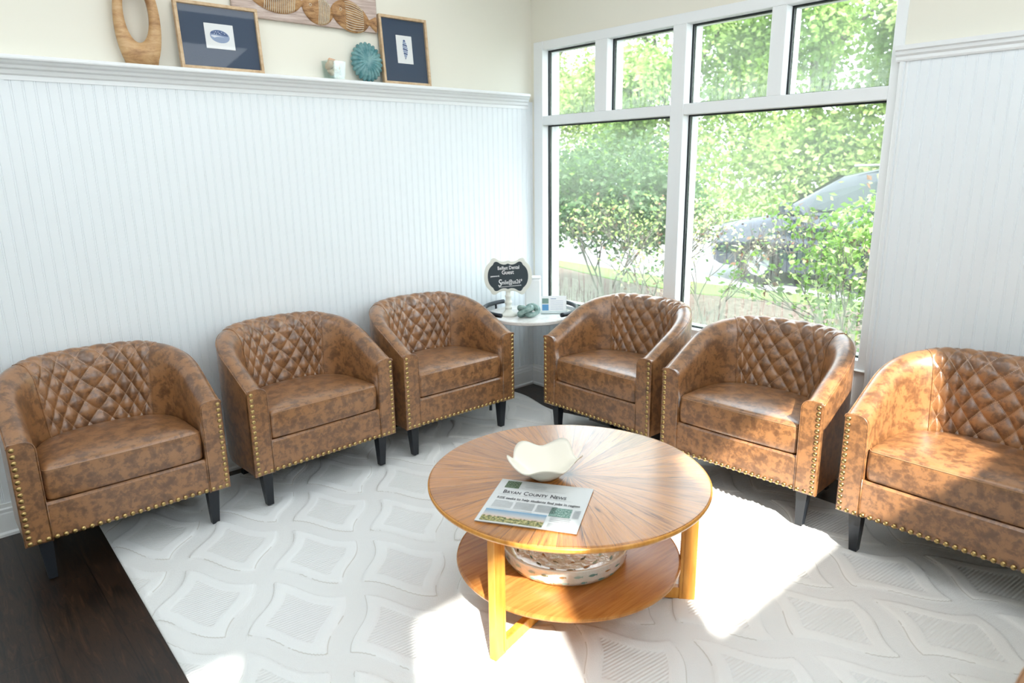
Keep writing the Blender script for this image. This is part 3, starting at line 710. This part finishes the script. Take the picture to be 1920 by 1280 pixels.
def chalk_text():
    mb = MB(); T_ = lambda x, y, r=0: MS @ Matrix.Translation((x, y, .0112)) @ Matrix.Rotation(radians(r), 4, 'Z')
    put_text(mb, 'Belfast Dental', T_(0.004, .043, 3), .030, .132, center=True, bold=.0004)
    put_text(mb, 'Guest', T_(0.000, .014, 2), .034, .074, center=True, bold=.0005)
    put_text(mb, 'password:', T_(-.106, -.004, 3), .014, .054, bold=.0004)
    put_text(mb, 'S', T_(-.060, -.062, 4), .062, .020, bold=.0005, shear=.15)
    put_text(mb, 'mile@us26*', T_(-.041, -.050, 4), .036, .128, bold=.0003, shear=.10)
    pts = []
    for i in range(41): x = -.055+i*.0034; pts.append(T_(x, -.066+(i*.0003)+(.0028 if i % 2 else -.0028)) @ Vector())
    mb.tube(pts, .0016, 5); return mb
chalk_text().obj('lettering', m_chalk, cs, recalc=False)
mb = MB(); mb.lathe([(.001, 0), (.052, 0), (.054, .006), (.050, .012), (.040, .016), (.030, .024), (.022, .034), (.020, .044), (.025, .050), (.020, .056), (.018, .068), (.022, .076), (.024, .086), (.018, .094), (.017, .112), (.021, .118), (.021, .126), (.015, .130), (.015, .150), (.001, .150)], 36); mb.obj('pedestal', m_ivory, cs)
# white wifi box
m_plastic = mat('white_plastic', (.86, .87, .88), .35)
rb = thing('white_router', 'tall plain white plastic box behind the chalkboard sign in the corner', 'box', (-.245, -.262, ZS), (0, 0, radians(-43)))
mb = MB(); mb.box((-.052, -.04, 0), (.052, .04, .205), bev=.010); mb.obj('housing', m_plastic, rb)
mb = MB(); mb.box((-.052, -.040, .2052), (.052, .040, .216), bev=.004); mb.obj('cap', m_plastic, rb)
# teal knotted ceramic
m_teal = mat('sage_glazed_ceramic', (.19, .30, .28), .16)
L(m_teal, ramp(m_teal, noisef(m_teal, coords(m_teal), 22, 4, .6), [(.35, (.12, .22, .20)), (.62, (.30, .42, .39))]), BS(m_teal).inputs['Base Color'])
mb = MB()
pts = []; rad_ = []
for i in range(97):
    a = 2*pi*i/96; pts.append(((.030+.020*cos(3*a))*cos(2*a)*1.25, (.030+.020*cos(3*a))*sin(2*a)*1.0, .040+.021*sin(3*a))); rad_.append(.0175+.004*sin(5*a))
mb.tube(pts[:-1], rad_[:-1], 14, closed=True)
o = mb.obj('knot_sculpture', m_teal, loc=(-.425, -.405, ZS), rot=(0, 0, radians(-40))); tag(o, 'sage green glazed ceramic knot ornament on the white side table', 'ornament')
mb.v = []
# card holder
m_clear = bpy.data.materials.new('m_clear'); m_clear.use_nodes = True; _nt = m_clear.node_tree; _nt.nodes.clear(); _o = N(m_clear, 'ShaderNodeOutputMaterial'); _t = N(m_clear, 'ShaderNodeBsdfTransparent'); _t.inputs[0].default_value = (0.92, 0.97, 0.97, 1)
_g = N(m_clear, 'ShaderNodeBsdfGlossy'); _g.inputs['Roughness'].default_value = .03; _x = N(m_clear, 'ShaderNodeMixShader'); _x.inputs[0].default_value = 0.12; L(m_clear, _t.outputs[0], _x.inputs[1]); L(m_clear, _g.outputs[0], _x.inputs[2]); L(m_clear, _x.outputs[0], _o.inputs[0])
m_card = mat('white_card_stock', (.84, .85, .86), .6); m_cardtxt = mat('blue_grey_print', (.30, .36, .50), .7); m_cardpic = photo_mat('card_photo', 1); m_cardpic2 = mat('card_blue_photo', (.10, .30, .55), .6)
kh = thing('card_holder', 'clear holder with white printed cards at the right of the side table', 'card holder', (-.235, -.440, ZS), (0, 0, radians(-43))); kh.scale = (1.3, 1.3, 1.25)
mb = MB(); MH = Matrix.Rotation(radians(-18), 4, 'X'); mb.box((-.062, -.024, 0), (.066, .030, .004)); mb.box((-.062, -.026, .0), (.066, -.023, .018)); mb.box((-.062, .018, .002), (.066, .021, .060), M=MH); mb.obj('acrylic_stand', m_clear, kh)
mb = MB(); MK = Matrix.Translation((0, -.014, .004)) @ Matrix.Rotation(radians(-16), 4, 'X')
for k_ in range(4): mb.box((-.060+.001*k_, .001+.006*k_, 0), (.058+.0015*k_, .0025+.006*k_, .082+.002*k_), M=MK)
mb.obj('cards', m_card, kh)
mb = MB(); Q = lambda x, z: MK @ Vector((x, .0004, z))
def qd(x0, z0, x1, z1, mi): mb.add([Q(x0, z0), Q(x1, z0), Q(x1, z1), Q(x0, z1)], [(0, 1, 2, 3)], mi, False, [(0, 0), (1, 0), (1, 1), (0, 1)])
qd(-.055, .048, -.024, .074, 0); qd(-.055, .014, -.024, .044, 1); qd(-.014, .070, .012, .074, 2)
for k_ in range(5): qd(-.016, .060-k_*.010, .046, .0615-k_*.010, 2)
mb.obj('card_print', [m_cardpic, m_cardpic2, m_cardtxt], kh, recalc=False)

# ------------------------------------------------------------------ objects on the wall shelf
ZR = 1.942
# carved wooden ring
def ring_sculpture():
    n = 96; mb = MB(); rows = []
    for i in range(n):
        a = 2*pi*i/n; s, c_ = sin(a), cos(a)
        zo = max(0, .165+.205*s); xo = .088*abs(c_)**.85*(1 if c_ > 0 else -1)
        # flattened foot
        ho = .212+.10*s; xi = .048*c_; 
        zi = .205+.118*s; xo_ = xo; 
        if zo < .02: zo = 0
        xo_ = xo
        if zo <= .012: zo = 0
        d = .032+.006*s
        prof = [(xi, zi, -d*.75), (xi*.55+xo_*.45, zi*.55+zo*.45, -d), (xo_, zo, -d*.7), (xo_, zo, d*.7), (xi*.55+xo_*.45, zi*.55+zo*.45, d), (xi, zi, d*.75)]
        rows.append([(x, y, z) for x, z, y in prof])
    m_ = 6; vs = [p for r in rows for p in r]
    mb.add(vs, [(i*m_+j, i*m_+(j+1) % m_, ((i+1) % n)*m_+(j+1) % m_, ((i+1) % n)*m_+j) for i in range(n) for j in range(m_)], 0, True); return mb
o = ring_sculpture().obj('wooden_ring_sculpture', m_ringwood, loc=(-2.330, -.042, ZR), rot=(0, 0, radians(-12))); tag(o, 'carved honey-coloured wooden loop sculpture standing on the left wall ledge', 'sculpture')

m_navy = mat('navy_mat_board', (.022, .048, .095), .7); L(m_navy, bump(m_navy, noisef(m_navy, coords(m_navy), 500, 2), .1, .001), BS(m_navy).inputs['Normal'])
m_print = mat('white_art_paper', (.80, .82, .82), .7); m_ink1 = mat('indigo_watercolour', (.06, .11, .25), .6); m_ink2 = mat('pale_blue_watercolour', (.28, .36, .52), .6); m_ink0 = mat('white_watercolour', (.7, .74, .8), .6)
m_pane = bpy.data.materials.new('m_pane'); m_pane.use_nodes = True; _nt = m_pane.node_tree; _nt.nodes.clear(); _o = N(m_pane, 'ShaderNodeOutputMaterial'); _t = N(m_pane, 'ShaderNodeBsdfTransparent'); _t.inputs[0].default_value = (1, 1, 1, 1)
_g = N(m_pane, 'ShaderNodeBsdfGlossy'); _g.inputs['Roughness'].default_value = .03; _x = N(m_pane, 'ShaderNodeMixShader'); _x.inputs[0].default_value = 0.05; L(m_pane, _t.outputs[0], _x.inputs[1]); L(m_pane, _g.outputs[0], _x.inputs[2]); L(m_pane, _x.outputs[0], _o.inputs[0])
def picture(name, label, x0, x1, h, art, fw_=.014, wide=None):
    w = x1-x0; root = thing(name, label, 'picture', ((x0+x1)/2, -.050, ZR), (radians(-5), 0, 0))
    mb = MB(); f = fw_
    mb.box((-w/2, -.012, 0), (w/2, .012, f), bev=.0015); mb.box((-w/2, -.012, h-f), (w/2, .012, h), bev=.0015)
    mb.box((-w/2, -.012, f), (-w/2+f, .012, h-f), bev=.0015); mb.box((w/2-f, -.012, f), (w/2, .012, h-f), bev=.0015); mb.obj('frame', m_oak_frame, root)
    mb = MB(); mb.box((-w/2+f, .002, f), (w/2-f, .010, h-f)); mb.obj('mat_board', m_navy, root)
    mb = MB(); pw, ph, pz = art[1], art[2], art[3]; px = art[4]
    mb.box((px-pw/2, -.0005, pz-ph/2), (px+pw/2, .003, pz+ph/2)); pr = mb.obj('print', m_print, root)
    mb = MB()
    def ell(cx, cz, a, b, mi, dz, rot=0, lo=0, hi=2*pi, n=28):
        vs = []
        for i in range(n): t = lo+(hi-lo)*i/(n-1 if hi-lo < 6 else n); x, z = a*cos(t), b*sin(t); vs.append((px+cx+x*cos(rot)-z*sin(rot), -.001-dz, pz+cz+x*sin(rot)+z*cos(rot)))
        mb.add(vs, [tuple(range(n))], mi)
    if art[0] == 'cowrie':
        ell(0, 0, .044, .028, 1, 0, -.1); ell(-.002, .006, .040, .020, 0, .0004, -.1, 0, pi); ell(-.006, -.004, .034, .006, 2, .0006, -.15); ell(.006, -.012, .030, .010, 1, .0008, -.1)
        for i in range(14): ell(random.uniform(-.028, .026), random.uniform(.008, .02), .002, .002, 2 if i % 2 else 1, .001, 0, n=8)
    else:
        for i in range(9):
            s = i/8; wv = .017*sin(pi*min(1, .12+s*.85))**.8; ell(.003*sin(s*3), .044-.088*s, wv, .0075, i % 2, .0003*i, -.25, n=16)
        for i in range(8): s = (i+.5)/8; ell(.003*sin(s*3), .044-.088*s, .014*sin(pi*min(1, .12+s*.85)), .0012, 2, .0032, -.25, n=12)
    mb.obj('shell_painting', [m_ink1, m_ink2, m_ink0], pr, recalc=False)
    mb = MB(); mb.add([(-w/2+f, -.006, f), (w/2-f, -.006, f), (w/2-f, -.006, h-f), (-w/2+f, -.006, h-f)], [(0, 1, 2, 3)]); mb.obj('glazing', m_pane, root)
    return root
picture('framed_shell_picture', 'wide oak-framed picture of a blue cowrie shell on navy mat, leaning on wall ledge', -2.172, -1.798, .288, ('cowrie', .130, .108, .150, .0))
picture('framed_shell_picture', 'narrow oak-framed picture of a spiral shell on navy mat, leaning on wall ledge', -1.135, -.830, .352, ('spiral', .100, .145, .185, .0))
# glass of shells
m_tumbler = bpy.data.materials.new('m_tumbler'); m_tumbler.use_nodes = True; _nt = m_tumbler.node_tree; _nt.nodes.clear(); _o = N(m_tumbler, 'ShaderNodeOutputMaterial'); _t = N(m_tumbler, 'ShaderNodeBsdfTransparent'); _t.inputs[0].default_value = (0.9, 0.96, 0.95, 1)
_g = N(m_tumbler, 'ShaderNodeBsdfGlossy'); _g.inputs['Roughness'].default_value = .03; _x = N(m_tumbler, 'ShaderNodeMixShader'); _x.inputs[0].default_value = 0.12; L(m_tumbler, _t.outputs[0], _x.inputs[1]); L(m_tumbler, _g.outputs[0], _x.inputs[2]); L(m_tumbler, _x.outputs[0], _o.inputs[0])
gl_ = thing('glass_votive', 'small clear square glass holding seashells on the wall ledge', 'glass', (-1.425, -.045, ZR), (0, 0, .15))
mb = MB(); t_ = .052; b_ = .044; H_ = .088
def frus(r0, r1, z0, z1): return [(i*r0, j*r0*.62, z0) for i, j in ((-1, -1), (1, -1), (1, 1), (-1, 1))]+[(i*r1, j*r1*.62, z1) for i, j in ((-1, -1), (1, -1), (1, 1), (-1, 1))]
mb.add(frus(b_, t_, 0, H_), [(0, 3, 2, 1)]+[(i, (i+1) % 4, 4+(i+1) % 4, 4+i) for i in range(4)])
mb.add(frus(b_-.004, t_-.003, .010, H_), [(0, 1, 2, 3)]+[(i, 4+i, 4+(i+1) % 4, (i+1) % 4) for i in range(4)])
o8 = 0; mb.f += [(4+i, 4+(i+1) % 4, 12+(i+1) % 4, 12+i) for i in range(4)]; mb.mi += [0]*4; mb.sm += [False]*4
mb.obj('tumbler', m_tumbler, gl_, recalc=False)
m_sh = [mat('peach_shell', (.72, .46, .30), .5), mat('ivory_shell', (.76, .70, .58), .5), mat('tan_shell', (.50, .36, .22), .5)]
def shell_mesh(kind):
    mb = MB()
    if kind % 2 == 0:
        prof = [(.001, -.024), (.006, -.018), (.010, -.012), (.008, -.010), (.014, -.004), (.012, 0), (.018, .006), (.013, .014), (.005, .018), (.001, .020)]; mb.lathe(prof, 14)
    else:
        rows = []
        for i in range(9):
            r = .022*i/8; rows.append([(r*cos(a)*1.1, r*sin(a), .009*(1-(i/8)**2)+.0016*cos(a*9)*(i/8)) for a in (2*pi*j/27 for j in range(28))])
        mb.grid(rows); mb.grid([[(x, y, z-.004) for x, y, z in r] for r in rows])
    return mb
spots = [(-.018, -.004, .034), (.020, .004, .032), (0, -.012, .042), (-.022, .004, .066), (.012, -.006, .074), (.026, -.002, .062), (-.006, .010, .090), (.006, -.010, .058)]
labs = ['peach spiral', 'ivory ribbed', 'tan spiral', 'peach ribbed', 'ivory spiral', 'tan ribbed', 'peach spiral', 'ivory ribbed']
pos = ['at the bottom left', 'at the bottom right', 'low in the middle', 'against the left side', 'at upper centre', 'against the right side', 'topmost at the rim', 'at mid height in front']
for i, (x, y, z) in enumerate(spots):
    mi = (0, 1, 2, 0, 1, 2, 0, 1)[i]; kd = (0, 1, 0, 1, 0, 1, 0, 1)[i]
    o = shell_mesh(kd).obj('seashell', m_sh[mi], loc=(-1.425+x, -.045+y, ZR+z)); o.rotation_euler = (random.uniform(.6, 2.2), random.uniform(0, 3), random.uniform(0, 6))
    tag(o, '%s seashell in the clear ledge glass, %s' % (labs[i], pos[i]), 'seashell', 'seashells in the clear glass')
# teal ribbed urchin ornament
m_aqua = mat('aqua_glaze', (.10, .26, .28), .16); L(m_aqua, ramp(m_aqua, noisef(m_aqua, coords(m_aqua), 25, 4, .6), [(.35, (.055, .19, .21)), (.62, (.19, .37, .38))]), BS(m_aqua).inputs['Base Color'])
rows = []
for i in range(41):
    ph_ = pi*i/40; row = []
    for j in range(193):
        a = 2*pi*j/192; rib = 1-.10*(abs(cos(a*11))**4)*sin(ph_)**.5; r = sin(ph_)**.85*rib; dp = 1-.22*abs(cos(a*11))**4*sin(ph_)
        row.append((.088*r*cos(a), -.034*cos(ph_)*dp*(1-.25*math.exp(-(ph_/.25)**2)), .101*r*sin(a)))
    rows.append(row)
o = MB().grid(rows).obj('ribbed_urchin_ornament', m_aqua, loc=(-1.230, -.042, ZR+.100), rot=(radians(-6), 0, radians(-8))); tag(o, 'glossy teal ribbed sea urchin ornament standing on the wall ledge', 'ornament')
# fish wall art
fa = thing('fish_wall_art', 'weathered wooden board with three string-wrapped carved fish, hung above the ledge', 'wall art', (-1.525, -.006, 2.195), (0, radians(.0), 0))
mb = MB(); mb.box((-.385, -.016, 0), (.385, .0, .235), bev=.003); mb.obj('backboard', m_board, fa)
m_string = mat('white_cotton_string', (.74, .68, .55), .8)
from math import exp
def carved_fish(cx, cz, hw, hh, s0, s1, flip=1, slant=0.0, lines=10, vertical=True, eye=True, tail=.3):
    n = 40; rows = []; top = []
    xs = [-1+2*i/n for i in range(n+1)]
    def half(u):   # body then tail
        body = max(0, 1-((u+.15)/.85)**2)**.62 if u < .70 else 0
        tl = max(0, (u-.55)/.45)*.52 if u > .55 else 0
        return max(body, tl, .06 if u > -.9 else .0)
    mb = MB()
    for u in xs:
        h = half(u)*hh; row = []
        for j in range(13):
            v = -1+2*j/12; y = -.018-.014*sqrt(max(0, 1-v*v))*min(1, half(u)*1.6)*(1 if abs(v) < 1 else 0)
            row.append((cx+flip*u*hw, y, cz+v*h+slant*u*hw))
        rows.append(row)
    mb.grid(rows); f = mb.obj('carved_fish', m_fishwood, fa)
    mb = MB()
    for k_ in range(lines):
        if vertical:
            u = s0+(s1-s0)*k_/(lines-1); h = half(u)*hh*.97; mb.tube([(cx+flip*(u*hw+.004*sin(v*pi/2)), -.019-.0145*sqrt(max(0, 1-(v*.98)**2)), cz+v*h+slant*u*hw) for v in [-1+2*i/12 for i in range(13)]], .0016, 5)
        else:
            v = -.86+1.72*k_/(lines-1); ul = [s0+(s1-s0)*i/14 for i in range(15)]
            mb.tube([(cx+flip*u*hw, -.019-.0148*sqrt(max(0, 1-v*v)), cz+v*half(u)*hh+slant*u*hw) for u in ul], .0016, 5)
    mb.obj('string_wrap', m_string, f)
    if eye:
        mb = MB(); mb.tube([(cx-flip*.62*hw+.006*cos(2*pi*i/16), -.0335, cz+.22*hh+.006*sin(2*pi*i/16)-slant*.62*hw) for i in range(16)], .0012, 5, closed=True); mb.obj('eye', m_string, f)
carved_fish(-.155, .105, .165, .075, -.45, .45, 1, -.12, 16, True, True)
carved_fish(.060, .068, .098, .066, -.15, .42, 1, -.10, 9, True, True)
carved_fish(.245, .060, .130, .075, -.40, .38, 1, -.16, 12, False, True)

# ------------------------------------------------------------------ outside
GZ = -.20
m_street = mat('pale_asphalt', (.30, .31, .33), .85); m_lawn = mat('lawn_grass', (.25, .42, .12), .9); m_mulch = mat('bark_mulch', (.2, .12, .08), .95); m_kerb = mat('concrete_kerb', (.62, .62, .6), .8)
L(m_mulch, ramp(m_mulch, noisef(m_mulch, coords(m_mulch), 16, 6, .75), [(.35, (.03, .016, .012)), (.5, (.085, .055, .042)), (.62, (.15, .12, .10))]), BS(m_mulch).inputs['Base Color'])
L(m_lawn, ramp(m_lawn, noisef(m_lawn, coords(m_lawn), 30, 6, .75), [(.35, (.05, .10, .02)), (.6, (.13, .21, .05))]), BS(m_lawn).inputs['Base Color'])
def slab(name, poly, z0, z1, m): mb = MB(); mb.prism(poly, z0, z1); return struct(mb.obj(name, m))
slab('ground_mulch_bed', [(WT, -9), (5.05, -9), (5.0, .6), (4.66, 1.9), (4.85, 3.4), (5.3, 5), (5.7, 9), (6, 16), (WT, 16)], GZ-.1, GZ, m_mulch)
slab('ground_grass_strip', [(5.05, -9), (5.62, -9), (5.55, .9), (5.45, 2.2), (5.65, 3.9), (5.86, 5.5), (6.1, 9), (6.4, 16), (6, 16), (5.7, 9), (5.3, 5), (4.85, 3.4), (4.66, 1.9), (5.0, .6)], GZ-.1, GZ+.015, m_lawn)
slab('ground_street', [(5.62, -9), (13, -9), (13, 16), (6.4, 16), (6.1, 9), (5.86, 5.5), (5.65, 3.9), (5.45, 2.2), (5.55, .9)], GZ-.2, GZ-.06, m_street)
slab('ground_far_lawn', [(13, -16), (40, -16), (40, 40), (6, 40), (6.4, 16), (13, 16)], GZ-.2, GZ, m_lawn)

def leafmat(name, c1, c2, c3, scale=3):
    m = bpy.data.materials.new(name); m.use_nodes = True; nt = m.node_tree; b = nt.nodes['Principled BSDF']; out = nt.nodes['Material Output']
    oi = N(m, 'ShaderNodeNewGeometry'); f = noisef(m, oi.outputs['Position'], scale, 4, .7)
    col = ramp(m, f, [(.38, c1), (.5, c2), (.62, c3)]); L(m, col, b.inputs['Base Color']); b.inputs['Roughness'].default_value = .5
    tl = N(m, 'ShaderNodeBsdfTranslucent'); L(m, col, tl.inputs[0]); mx = N(m, 'ShaderNodeMixShader'); mx.inputs[0].default_value = .5
    L(m, b.outputs[0], mx.inputs[1]); L(m, tl.outputs[0], mx.inputs[2]); L(m, mx.outputs[0], out.inputs[0]); return m
lf_dark = leafmat('evergreen_leaves', (.035, .075, .03), (.07, .14, .055), (.14, .23, .10), 6)
lf_lime = leafmat('lime_leaves', (.06, .14, .015), (.12, .26, .03), (.22, .38, .07), 6)
lf_pale = leafmat('pale_spring_leaves', (.22, .33, .08), (.38, .50, .17), (.56, .64, .32), .6)
lf_mid = leafmat('midgreen_tree_leaves', (.14, .26, .06), (.30, .46, .12), (.50, .62, .25), .6)
lf_brown = mat('withered_brown_leaves', (.12, .055, .03), .8)
m_bark = mat('grey_brown_bark', (.085, .072, .062), .9)
def leaf(mb, p, size, mi=0, rng=random):
    a = rng.uniform(0, 2*pi); t = rng.uniform(-.9, .9); d = Vector((cos(a)*cos(t), sin(a)*cos(t), sin(t))); s = d.cross(Vector((rng.uniform(-1, 1), rng.uniform(-1, 1), rng.uniform(-1, 1)))).normalized()
    n = d.cross(s); l = size*rng.uniform(.7, 1.3); w = l*.30
    mb.add([p, p+d*l*.5+s*w+n*l*.06, p+d*l, p+d*l*.5-s*w+n*l*.06], [(0, 1, 2, 3)], mi)
def branch(mb, tips, p, d, l, r, depth, spread=.5, upb=.2):
    q = p+d*l; mid = (p+q)/2+Vector([random.uniform(-.06, .06)*l for _ in range(3)]); mb.tube([p, mid, q], [r, r*.85, r*.7], 5 if depth > 1 else 4, cap=False)
    if depth == 0: tips.append(q); return
    if depth <= 2: tips.append(q)
    for k_ in range(random.choice((2, 3))):
        nd = (d+Vector((random.uniform(-1, 1), random.uniform(-1, 1), random.uniform(-.6, .9)))*spread+Vector((0, 0, upb*.3))).normalized(); branch(mb, tips, q, nd, l*random.uniform(.62, .85), r*.66, depth-1, spread, upb)
def shrub(name, label, base, stems, h, depth, leafsize, nleaf, mats, spread=.55, mix=(1.0,), ell=None, hang=.09):
    random.seed(hash_(label)); root = thing(name, label, 'shrub', base); mb = MB(); tips = []
    for k_ in range(stems):
        a = 2*pi*k_/stems+random.uniform(-.3, .3); d = Vector((cos(a)*.45, sin(a)*.45, 1)).normalized(); branch(mb, tips, Vector((cos(a)*.05, sin(a)*.05, 0)), d, h*random.uniform(.28, .36), .010*h, depth, spread)
    mb.obj('branches', m_bark, root, recalc=False); mb = MB()
    for k_ in range(nleaf):
        t = random.choice(tips) if ell is None or random.random() < .35 else None
        if t is None:
            while True:
                q = Vector([random.uniform(-1, 1) for _ in range(3)])
                if .25 < q.length < 1: break
            t = Vector((ell[0]*q.x, ell[1]*q.y, ell[2]+ell[3]*q.z)); t += Vector([noise.noise(t*3+Vector((i*9, 0, 0)))*.3 for i in range(3)])
        p = t+Vector([random.gauss(0, hang) for _ in range(3)])
        if p.z < .05: continue
        r = random.random(); mi = 0
        for j, w in enumerate(mix):
            if r < w: mi = j; break
        leaf(mb, p, leafsize, mi)
    mb.obj('foliage', mats, root, recalc=False); return root
def hash_(s): return sum((i+1)*ord(c_) for i, c_ in enumerate(s)) % 99991
shrub('evergreen_shrub', 'large rounded evergreen shrub outside the left big pane', (3.3, 2.15, GZ), 6, 1.5, 4, .075, 11000, [lf_dark, lf_lime], .45, (.92, 1), ell=(.95, 1.25, 1.35, .62), hang=.06)
shrub('twiggy_shrub', 'sparse twiggy shrub with small leaves beside the central window post', (2.6, .95, GZ), 6, 1.25, 5, .045, 1300, [lf_pale, lf_dark, lf_brown], .6, (.6, .92, 1))
shrub('twiggy_shrub', 'thin twiggy shrub with a withered brown cluster in front of the car bumper', (2.9, .42, GZ), 4, 1.15, 4, .045, 260, [lf_pale, lf_dark, lf_brown], .6, (.55, .80, 1))
shrub('leafy_shrub', 'bright lime green shrub filling the lower right of the window', (2.1, -1.40, GZ), 6, 1.30, 5, .055, 3600, [lf_lime, lf_pale, lf_brown], .5, (.72, .95, 1), ell=(.45, .46, .85, .60), hang=.06)
def tree(label, base, hgt, rx, ry, lm, nleaf, ls):
    random.seed(hash_(label)); root = thing('leafy_tree', label, 'tree', base, group=None); mb = MB(); tips = []
    branch(mb, tips, Vector((0, 0, 0)), Vector((random.uniform(-.1, .1), 0, 1)), hgt*.33, hgt*.022, 4, .5); mb.obj('trunk', m_bark, root, recalc=False)
    mb = MB(); cl = []
    for k_ in range(34):
        while True:
            q = Vector([random.uniform(-1, 1) for _ in range(3)])
            if q.length < 1: break
        cl.append((Vector((q.x*rx, q.y*ry, hgt*.55+q.z*hgt*.47)), random.uniform(.5, 1.15)))
    for k_ in range(nleaf):
        c_, r = random.choice(cl); p = c_+Vector([random.gauss(0, r*.42) for _ in range(3)])
        if p.z > .1: leaf(mb, p, ls)
    mb.obj('crown', lm, root, recalc=False); return root
tree('pale green tree seen through the leftmost upper window light', (12.5, 13.5, GZ), 7.0, 2.4, 3.0, lf_pale, 24000, .155)
tree('mid green tree seen through the second upper window light from the left', (13.5, 8.6, GZ), 7.5, 2.3, 2.4, lf_mid, 24000, .155)
tree('darker green tree seen through the third upper window light from the left', (14.0, 4.9, GZ), 8.0, 2.2, 2.2, lf_mid, 24000, .155)
tree('bright green tree seen through the rightmost upper window light', (14.0, 1.2, GZ), 7.5, 2.4, 2.4, lf_pale, 24000, .155)
tree('mid green tree beyond the car at the right edge of the window', (15.0, -2.6, GZ), 8.0, 2.6, 2.4, lf_mid, 20000, .155)
def hedge(label, x, y0, y1, h, lm, n):
    random.seed(5); mb = MB()
    for k_ in range(n): leaf(mb, Vector((x+random.gauss(0, .5), random.uniform(y0, y1), abs(random.gauss(h*.5, h*.28)))), .15)
    o = mb.obj('hedge', lm, loc=(0, 0, GZ), recalc=False); tag(o, label, 'hedge')
hedge('long pale green hedge across the street below the trees', 13.2, -8, 20, 3.0, lf_pale, 34000)

# parked car
m_paint = mat('dark_blue_car_paint', (.012, .018, .035), .18); BS(m_paint).inputs['Coat Weight'].default_value = 1
m_carglass = mat('tinted_car_glass', (.03, .04, .05), .05); m_tyre = mat('tyre_rubber', (.012, .012, .013), .8); m_rim = mat('alloy_rim', (.5, .52, .55), .25, 1); m_lampg = mat('headlight_lens', (.6, .65, .7), .08); m_chrome = mat('chrome_trim', (.7, .7, .72), .15, 1)
car = thing('parked_car', 'dark blue sport utility car parked on the street behind the shrubs', 'car', (7.15, 2.75, GZ-.06), (0, 0, 0))
def carbody():
    # (s along -y, hood/roof height, half width)
    st = [(0, .50, .62, .48), (.06, .72, .76, .30), (.25, .88, .84, .24), (.9, 1.00, .88, .22), (1.25, 1.08, .90, .22), (2.4, 1.10, .91, .22), (3.6, 1.12, .91, .22), (4.3, 1.10, .89, .24), (4.6, .95, .84, .30), (4.68, .62, .74, .42)]
    rows = []
    for s, h, w, b_ in st: rows.append([(-w*.92, -s, b_), (-w, -s, b_+(h-b_)*.35), (-w*.98, -s, b_+(h-b_)*.75), (-w*.90, -s, h-.03), (-w*.6, -s, h+.015), (0, -s, h+.03), (w*.6, -s, h+.015), (w*.90, -s, h-.03), (w*.98, -s, b_+(h-b_)*.75), (w, -s, b_+(h-b_)*.35), (w*.92, -s, b_)])
    mb = MB(); mb.grid(rows); mb.add(rows[0], [tuple(range(11))]); mb.add(rows[-1], [tuple(range(11))]); mb.grid([[r[0], r[10]] for r in rows]); return mb
carbody().obj('body', m_paint, car)
st = [(1.15, 1.06, .80), (1.5, 1.30, .74), (1.95, 1.57, .66), (2.4, 1.66, .63), (3.3, 1.67, .62), (4.0, 1.58, .62), (4.35, 1.36, .68), (4.5, 1.10, .76)]
mb = MB(); rows = [[(-.83, -s, 1.04), (-w-.03, -s, 1.04+(h-1.04)*.6), (-w+.02, -s, h-.03), (-w*.7, -s, h+.01), (0, -s, h+.02), (w*.7, -s, h+.01), (w-.02, -s, h-.03), (w+.03, -s, 1.04+(h-1.04)*.6), (.83, -s, 1.04)] for s, h, w in st]; mb.grid(rows); mb.obj('cabin', m_paint, car)
for sx in (-1, 1):
    for a, b_ in ((1.62, 2.55), (2.63, 3.45), (3.53, 4.15)):
        mb = MB(); za, zb = (1.34 if a < 1.7 else 1.52), (1.40 if b_ > 4 else 1.52)
        mb.add([(sx*.850, -a, 1.12), (sx*.850, -b_, 1.12), (sx*.715, -b_+.04, zb), (sx*.715, -a-.10, za)], [(0, 1, 2, 3)]); mb.add([(sx*.83, -a, 1.10), (sx*.83, -b_, 1.10), (sx*.70, -b_+.04, zb), (sx*.70, -a-.10, za)], [(0, 1, 2, 3)]); mb.obj('side_window', m_carglass, car)
mb = MB(); mb.add([(-.72, -1.20, 1.115), (.72, -1.20, 1.115), (.60, -1.90, 1.575), (-.60, -1.90, 1.575)], [(0, 1, 2, 3)]); mb.obj('windscreen', m_carglass, car)
for sx in (-1, 1):
    mb = MB(); mb.tube([(sx*.60, -s, 1.70+.01*sin((s-2)*1.5)) for s in [2.1+.1*i for i in range(20)]], .018, 6); mb.obj('roof_rail', m_chrome, car)
    mb = MB(); mb.box((sx*.52, -.20, .66), (sx*.84, .00, .80), bev=.03); mb.obj('headlight', m_lampg, car)
    mb = MB(); mb.box((sx*.90, -1.45, 1.06), (sx*1.08, -1.30, 1.22), bev=.03); mb.obj('wing_mirror', m_paint, car)
    for s in (.95, 3.65):
        mb = MB(); R_ = Matrix.Translation((sx*.80, -s, .34)) @ Matrix.Rotation(pi/2, 4, 'Y')
        m0 = MB(); m0.lathe([(.20, -.11), (.31, -.11), (.345, -.08), (.345, .08), (.31, .11), (.20, .11)], 40, close=True); mb.add([R_ @ Vector(v) for v in m0.v], m0.f, 0, True); w_ = mb.obj('wheel', m_tyre, car)
        mb = MB(); m0 = MB(); m0.lathe([(.001, -.06), (.21, -.09), (.21, .09), (.001, .06)], 30)
        for k_ in range(5): a = 2*pi*k_/5; m0.tube([(0, 0, sx*.10), (.19*cos(a), .19*sin(a), sx*.10)], .022, 6)
        mb.add([R_ @ Vector(v) for v in m0.v], m0.f, 0, False); mb.obj('rim', m_rim, w_)
mb = MB(); mb.box((-.45, .012, .50), (.45, -.05, .66), bev=.02); mb.obj('grille', m_tyre, car)
